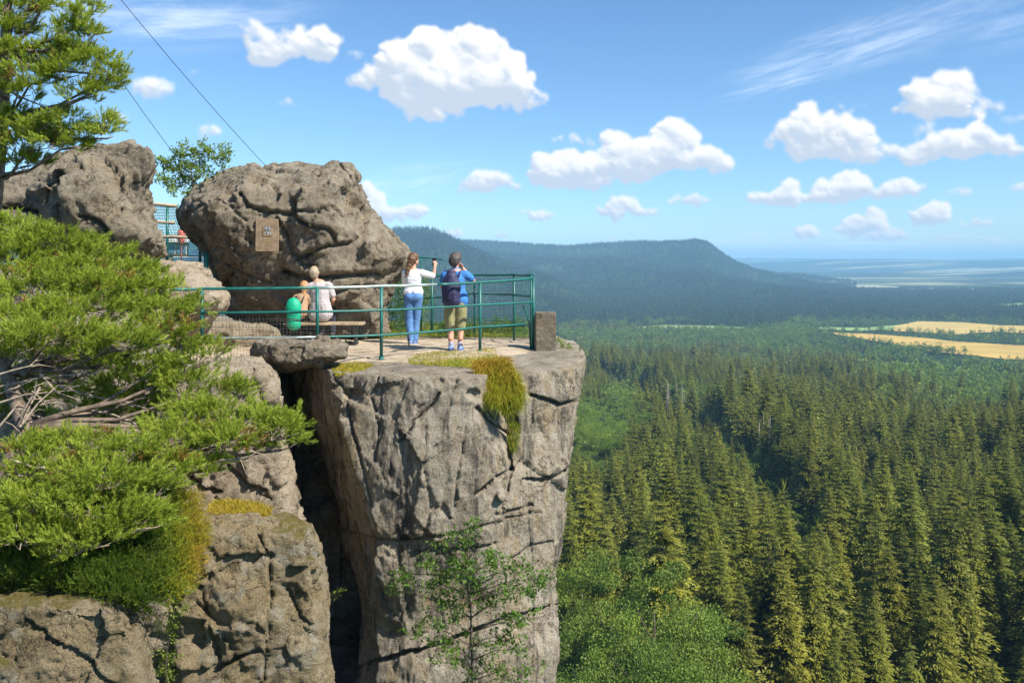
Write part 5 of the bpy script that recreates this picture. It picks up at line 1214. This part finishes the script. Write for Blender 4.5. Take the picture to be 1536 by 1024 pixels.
# --- woman in white top and jeans: stands at the near rail, looks right, right arm raised with a phone
def P(o, *a): return tuple(a)
W1 = empty('person', at(620, 518, 17.0), 'long-haired person in white top and blue jeans raising one arm at the railing', 'person')
m = MB(); hp = (.0, .0, .93)
chain(m, [(-.075, 0, .92), (-.085, .03, .50), (-.05, -.02, .085)], [.095, .058, .040]); chain(m, [(.075, 0, .92), (.05, .06, .50), (.03, .02, .085)], [.095, .058, .040])
chain(m, [(-.05, -.02, .07), (-.05, .12, .04)], [.042, .032]); chain(m, [(.03, .02, .07), (.045, .16, .04)], [.042, .032])
chain(m, [(-.05, 0, .95), (0, .01, 1.10), (0, 0, 1.30), (0, 0, 1.40)], [.115, .105, .115, .095], (1.25, .85, 1)); chain(m, [(.05, 0, .95), (0, .01, 1.10)], [.115, .105], (1.2, .85, 1))
chain(m, [(-.15, 0, 1.40), (.15, 0, 1.405)], [.055, .055]); chain(m, [(0, 0, 1.42), (.005, .015, 1.54)], [.052, .046])
chain(m, [(.165, 0, 1.395), (.38, .06, 1.325), (.405, .10, 1.50)], [.050, .040, .028]); hand(m, (.405, .10, 1.51), (.02, .05, 1), (-.6, .8, 0), 1.0)
chain(m, [(-.165, 0, 1.395), (-.19, .12, 1.17), (-.05, .33, 1.22)], [.050, .040, .028]); hand(m, (-.05, .335, 1.22), (.7, .6, .2), (0, 0, -1), .5)
T_ = headshape(m, (.01, .02, 1.645), R(-48), R(-3)); obj('body', body_mesh('body', m, M_skin), W1); eyes(T_, W1)
M_jean = fabric('blue_denim', (.085, .20, .42), .25); M_white_t = fabric('white_knit', (.78, .78, .80), .04)
m = MB(); chain(m, [(-.075, 0, .93), (-.085, .03, .50), (-.05, -.02, .12)], [.110, .075, .062]); chain(m, [(.075, 0, .93), (.05, .06, .50), (.03, .02, .12)], [.110, .075, .060])
chain(m, [(-.06, -.01, .93), (.06, -.01, .93)], [.125, .125]); chain(m, [(-.05, 0, 1.0), (.05, 0, 1.0)], [.11, .11]); cloth('jeans', m, M_jean, W1, wr=.008, seed=3)
m = MB(); chain(m, [(-.045, 0, 1.02), (0, .01, 1.13), (0, 0, 1.28), (0, 0, 1.36)], [.120, .118, .128, .115], (1.22, .92, 1)); chain(m, [(.045, 0, 1.02), (0, .01, 1.13)], [.12, .118], (1.2, .92, 1))
chain(m, [(-.13, 0, 1.385), (.15, 0, 1.39)], [.066, .066]); chain(m, [(.155, 0, 1.39), (.36, .055, 1.335)], [.068, .056]); chain(m, [(-.155, 0, 1.39), (-.18, .10, 1.22)], [.066, .056]); cloth('white_top', m, M_white_t, W1, wr=.009, seed=5)
M_brown = simple('brown_hair', (.13, .065, .03), .5, var=.4, scale=30)
hairmesh('hair', [((.0, .005, 1.685), .098, (1, 1, 1)), ((-.02, -.025, 1.65), .092, (1, 1, 1)), ((-.045, -.05, 1.60), .066, (1, 1, 1)), ((-.065, -.065, 1.53), .052, (1, 1, 1.2)), ((-.09, -.085, 1.46), .044, (1, 1, 1.3)), ((-.11, -.10, 1.39), .032, (1, .9, 1.4)), ((-.12, -.11, 1.33), .020, (1, .8, 1.5))], M_brown, W1, 3, .010)
M_shoe = simple('blue_white_shoes', (.16, .24, .48), .6, var=.7, scale=18)
for (x, y, x2, y2) in ((-.05, -.02, -.05, .12), (.03, .02, .045, .16)):
    m = MB(); chain(m, [(x, y - .03, .062), (x2, y2, .042)], [.050, .038]); m.box((( x + x2) / 2, (y + y2) / 2, .012), (.085, .26, .022)); cloth('shoe', m, M_shoe, W1, wr=.002)
ph = MB(); ph.box((0, 0, 0), (.075, .010, .15)); o = ph.build('phone', simple('dark_phone', (.03, .03, .035), .25)); o.location = Vector(W1.location) + Vector((.385, .16, 1.60)); o.rotation_euler = (0, 0, R(-30)); tag(o, 'dark phone held up in the raised hand by the long-haired person in white', 'phone')
# --- person in blue shirt with backpack
W2 = empty('person', at(683, 527.5, 15.78), 'person in blue shirt and khaki shorts wearing a dark backpack, hand lifted to the face', 'person')
m = MB()
chain(m, [(-.09, 0, .88), (-.085, .02, .47), (-.075, -.01, .085)], [.105, .066, .042]); chain(m, [(.09, 0, .88), (.09, .03, .47), (.085, .01, .085)], [.105, .066, .042])
chain(m, [(-.085, .01, .33), (-.085, -.02, .24)], [.058, .050]); chain(m, [(.09, .02, .33), (.09, -.01, .24)], [.058, .050])
chain(m, [(-.075, -.01, .07), (-.085, .15, .04)], [.043, .034]); chain(m, [(.085, .01, .07), (.105, .17, .04)], [.043, .034])
chain(m, [(-.05, 0, .93), (0, .01, 1.10), (0, 0, 1.28), (0, 0, 1.38)], [.145, .135, .140, .115], (1.2, .88, 1)); chain(m, [(.05, 0, .93), (0, .01, 1.10)], [.145, .135], (1.2, .88, 1))
chain(m, [(-.17, 0, 1.38), (.17, 0, 1.38)], [.062, .062]); chain(m, [(0, 0, 1.40), (0, .025, 1.52)], [.062, .056])
chain(m, [(.185, 0, 1.38), (.31, .06, 1.27), (.135, .17, 1.47)], [.056, .046, .032]); hand(m, (.13, .175, 1.48), (-.5, -.1, .85), (-.7, -.5, 0), .5)
chain(m, [(-.185, 0, 1.37), (-.24, .16, 1.16), (-.10, .30, 1.36)], [.056, .046, .032]); hand(m, (-.095, .30, 1.37), (.5, -.2, .85), (.4, -.9, 0), .5)
T_ = headshape(m, (0, .03, 1.625), R(-25), R(-4), 1.04); obj('body', body_mesh('body', m, M_skin), W2); eyes(T_, W2)
M_khaki = fabric('khaki_cotton', (.26, .25, .12), .12); M_blue = fabric('blue_cotton', (.045, .19, .50), .12); M_navy = fabric('navy_nylon', (.028, .026, .075), .3, .6)
m = MB(); chain(m, [(-.09, 0, .86), (-.088, .02, .46)], [.130, .098]); chain(m, [(.09, 0, .86), (.092, .03, .46)], [.130, .098]); chain(m, [(-.05, 0, .90), (.05, 0, .90)], [.15, .15], (1.05, .95, .8)); cloth('shorts', m, M_khaki, W2, wr=.010, seed=13)
m = MB(); chain(m, [(-.055, 0, .92), (0, .01, 1.10), (0, 0, 1.27), (0, 0, 1.35)], [.162, .152, .155, .13], (1.16, .92, 1)); chain(m, [(.055, 0, .92), (0, .01, 1.10)], [.162, .152], (1.16, .92, 1))
chain(m, [(-.16, 0, 1.365), (.16, 0, 1.365)], [.076, .076]); chain(m, [(.185, 0, 1.375), (.275, .04, 1.305)], [.072, .064]); chain(m, [(-.185, 0, 1.36), (-.225, .08, 1.24)], [.072, .064]); chain(m, [(0, .01, 1.40), (0, .015, 1.455)], [.085, .068]); cloth('shirt', m, M_blue, W2, wr=.009, seed=15)
M_dkhair = simple('dark_grey_hair', (.075, .062, .055), .6, var=.6, scale=40)
hairmesh('hair', [((.0, .01, 1.668), .100, (1, 1, 1)), ((-.01, -.03, 1.645), .098, (1, 1, 1)), ((-.02, -.05, 1.60), .082, (1, .9, 1)), ((-.06, -.01, 1.61), .058, (1, 1, 1)), ((.03, .03, 1.70), .08, (1, 1, .9))], M_dkhair, W2, 5, .016, 1, 30)
for (x, y, x2, y2) in ((-.075, -.01, -.085, .15), (.085, .01, .105, .17)):
    m = MB(); chain(m, [(x, y - .035, .066), (x2, y2, .044)], [.054, .040]); m.box(((x + x2) / 2, (y + y2) / 2, .012), (.09, .28, .022)); cloth('shoe', m, M_shoe, W2, wr=.002)
    m = MB(); chain(m, [(x, y - .012, .10), (x, y - .01, .15)], [.048, .047]); cloth('sock', m, fabric('grey_socks', (.30, .32, .42)), W2, wr=.002)
bp = empty('backpack', Vector(W2.location) + Vector((-.055, -.235, 1.16)), 'dark navy backpack on the back of the person in the blue shirt', 'backpack')
m = MB()
for i in range(9):
    f = i / 8; z = -.245 + .50 * f; wd = .150 * (1 - .45 * max(0, f - .55) / .45 * 1.1) ; m.ball((0, -.0, z), wd, (1.12, .62, .75), 16, 10); m.ball((0, -.045, z * .8 - .03), wd * .82, (1, .6, .75), 16, 10)
cloth('bag', m, M_navy, bp, wr=.013, seed=21, sc=7, it=3)
m = MB(); chain(m, [(-.02, -.125, -.16), (.0, -.128, -.10), (.0, -.125, -.02)], [.075, .085, .070], (1, .35, 1)); cloth('front_pocket', m, M_navy, bp, wr=.008, seed=22)
m = MB(); m.tube([(-.012, .02, .25), (-.012, .03, .29), (.012 + .02, .03, .29), (.032, .02, .25)], .007, 6); m.build('carry_loop', M_navy, bp, True)
for sx_ in (-1, 1):
    m = MB(); m.tube([(sx_ * .09 + .03, .06, .17), (sx_ * .10 + .05, .14, .27), (sx_ * .11 + .055, .30, .245), (sx_ * .12 + .055, .40, .05), (sx_ * .13 + .05, .33, -.10), (sx_ * .12 + .02, .10, -.20)], .016, 8); m.build('strap', M_navy, bp, True)
# --- seated person in light grey shirt
W3 = empty('person', at(481, 509, 17.1), 'grey-haired person in a pale grey shirt seated on the bench with back turned', 'person')
m = MB()
chain(m, [(-.09, .03, .53), (-.10, .46, .50), (-.10, .50, .09)], [.10, .068, .045]); chain(m, [(.09, .03, .53), (.12, .46, .50), (.12, .50, .09)], [.10, .068, .045])
chain(m, [(-.10, .50, .07), (-.10, .66, .04)], [.043, .034]); chain(m, [(.12, .50, .07), (.12, .66, .04)], [.043, .034])
chain(m, [(-.05, 0, .56), (0, 0, .74), (-.02, 0, .96), (-.03, .01, 1.05)], [.14, .14, .145, .12], (1.2, .88, 1)); chain(m, [(.05, 0, .56), (0, 0, .74)], [.14, .14], (1.2, .88, 1))
chain(m, [(-.20, 0, 1.04), (.14, 0, 1.05)], [.062, .062]); chain(m, [(-.07, .01, 1.08), (-.10, .02, 1.18)], [.060, .054])
chain(m, [(.165, 0, 1.04), (.235, .04, .77), (.16, .28, .66)], [.056, .044, .032]); hand(m, (.155, .285, .655), (-.4, .8, -.2), (0, 0, -1), .4)
chain(m, [(-.215, 0, 1.03), (-.27, .05, .76), (-.16, .26, .64)], [.056, .044, .032]); hand(m, (-.155, .265, .64), (.4, .8, -.2), (0, 0, -1), .4)
T_ = headshape(m, (-.12, .03, 1.265), R(20), R(-5), 1.08); obj('body', body_mesh('body', m, M_skin), W3); eyes(T_, W3)
M_greyt = fabric('pale_grey_cotton', (.43, .39, .39), .06); M_dkp = fabric('dark_trousers', (.03, .035, .06))
m = MB(); chain(m, [(-.06, -.005, .50), (0, -.005, .72), (-.02, 0, .95), (-.03, .01, 1.01)], [.158, .158, .165, .14], (1.14, .88, 1)); chain(m, [(.06, -.005, .50), (0, -.005, .72)], [.158, .158], (1.14, .88, 1))
chain(m, [(-.19, 0, 1.025), (.14, 0, 1.035)], [.078, .078]); chain(m, [(.165, 0, 1.03), (.215, .025, .86)], [.074, .068]); chain(m, [(-.215, 0, 1.02), (-.25, .03, .86)], [.074, .068]); cloth('shirt', m, M_greyt, W3, wr=.012, seed=31)
m = MB(); chain(m, [(-.09, .05, .53), (-.10, .46, .51), (-.10, .50, .13)], [.115, .088, .07]); chain(m, [(.09, .05, .53), (.12, .46, .51), (.12, .50, .13)], [.115, .088, .07]); cloth('trousers', m, M_dkp, W3, wr=.008, seed=33)
M_greyh = simple('grey_blond_hair', (.36, .29, .20), .6, var=.35, scale=50)
hairmesh('hair', [((-.12, .02, 1.31), .104, (1, 1, 1)), ((-.12, -.012, 1.29), .101, (1, 1, 1)), ((-.12, -.03, 1.25), .080, (1, .9, 1))], M_greyh, W3, 7, .009, 2)
for x in (-.10, .12): m = MB(); chain(m, [(x, .47, .06), (x, .66, .042)], [.052, .038]); cloth('shoe', m, simple('dark_shoe', (.05, .04, .035), .6), W3, wr=.002)
# --- seated child with green backpack
W4 = empty('person', at(450, 509, 17.0), 'smaller fair-haired person sitting at the left end of the bench, wearing a green backpack', 'person')
m = MB()
chain(m, [(-.06, .05, .50), (-.08, .38, .47), (-.08, .42, .10)], [.075, .050, .034]); chain(m, [(.06, .05, .50), (.10, .38, .47), (.10, .42, .10)], [.075, .050, .034])
chain(m, [(-.08, .42, .06), (-.08, .54, .035)], [.034, .027]); chain(m, [(.10, .42, .06), (.10, .54, .035)], [.034, .027])
chain(m, [(0, .03, .52), (.01, .05, .66), (.03, .06, .80)], [.115, .105, .10], (1.15, .85, 1)); chain(m, [(-.09, .06, .81), (.14, .06, .82)], [.045, .045]); chain(m, [(.05, .07, .84), (.06, .08, .91)], [.042, .040])
chain(m, [(.155, .06, .80), (.20, .10, .62), (.14, .22, .52)], [.040, .032, .024]); hand(m, (.14, .22, .52), (-.2, .9, -.3), (0, 0, -1), .4)
chain(m, [(-.105, .06, .80), (-.14, .12, .62), (-.06, .28, .55)], [.040, .032, .024]); hand(m, (-.06, .28, .55), (.3, .9, -.2), (0, 0, -1), .4)
T_ = headshape(m, (.065, .10, 1.00), R(-30), R(-12), .92); obj('body', body_mesh('body', m, M_skin), W4); eyes(T_, W4, .92)
m = MB(); chain(m, [(0, .03, .52), (.01, .05, .66), (.03, .06, .78)], [.128, .118, .114], (1.12, .9, 1)); chain(m, [(-.09, .06, .80), (.14, .06, .81)], [.058, .058]); chain(m, [(.155, .06, .79), (.185, .085, .70)], [.052, .046]); chain(m, [(-.105, .06, .79), (-.125, .09, .70)], [.052, .046])
cloth('shirt', m, fabric('tan_cotton', (.42, .26, .16)), W4, wr=.008, seed=41)
m = MB(); chain(m, [(-.06, .05, .50), (-.08, .38, .48), (-.08, .42, .14)], [.088, .066, .05]); chain(m, [(.06, .05, .50), (.10, .38, .48), (.10, .42, .14)], [.088, .066, .05]); cloth('trousers', m, M_dkp, W4, wr=.006, seed=43)
M_blond = simple('fair_hair', (.42, .22, .10), .5, var=.35, scale=40)
hairmesh('hair', [((.065, .10, 1.04), .088, (1, 1, 1)), ((.06, .07, 1.015), .085, (1, 1, 1)), ((.065, .04, .95), .06, (1, .8, 1.1)), ((.07, .02, .87), .045, (1, .7, 1.3)), ((.075, .01, .78), .032, (1, .7, 1.4))], M_blond, W4, 9, .008)
for x in (-.08, .10): m = MB(); chain(m, [(x, .40, .05), (x, .54, .035)], [.040, .030]); cloth('shoe', m, simple('child_shoe', (.30, .20, .16), .6), W4, wr=.002)
M_gbag = fabric('green_nylon', (.0, .36, .20), .12, .5)
gb = empty('backpack', Vector(W4.location) + Vector((-.075, -.20, .50)), 'bright green two-bulged backpack on the smaller seated person', 'backpack')
m = MB(); m.ball((0, 0, .115), .150, (.98, .75, 1.32), 18, 12); m.ball((0, .02, -.05), .145, (.98, .75, 1.0), 18, 12); m.ball((.01, 0, -.19), .135, (1.02, .8, .92), 18, 12); cloth('bag', m, M_gbag, gb, wr=.004, seed=51, it=2)
m = MB(); m.tube([(.155 * math.cos(a), .115 * math.sin(a) - .0, -.105 + .012 * math.sin(3 * a)) for a in [k / 24 * 2 * math.pi for k in range(25)]], .011, 6); m.build('belt', M_black, gb, True)
for sx_ in (-1, 1):
    m = MB(); m.tube([(sx_ * .07 + .06, .09, .20), (sx_ * .08 + .08, .17, .33), (sx_ * .085 + .09, .33, .27), (sx_ * .09 + .09, .34, .12), (sx_ * .09 + .05, .16, -.02)], .012, 7); m.build('strap', M_black, gb, True)
dbg = empty('daypack', Vector(W3.location) + Vector((-.30, .02, .62)), 'black bag between the two seated people', 'bag')
m = MB(); m.ball((0, 0, 0), .11, (.8, .7, 1.35), 14, 10); m.ball((.0, .02, -.10), .11, (.85, .8, .9), 14, 10); cloth('bag_body', m, fabric('black_nylon', (.012, .012, .018), .2, .6), dbg, wr=.01, seed=61)
tick('people')
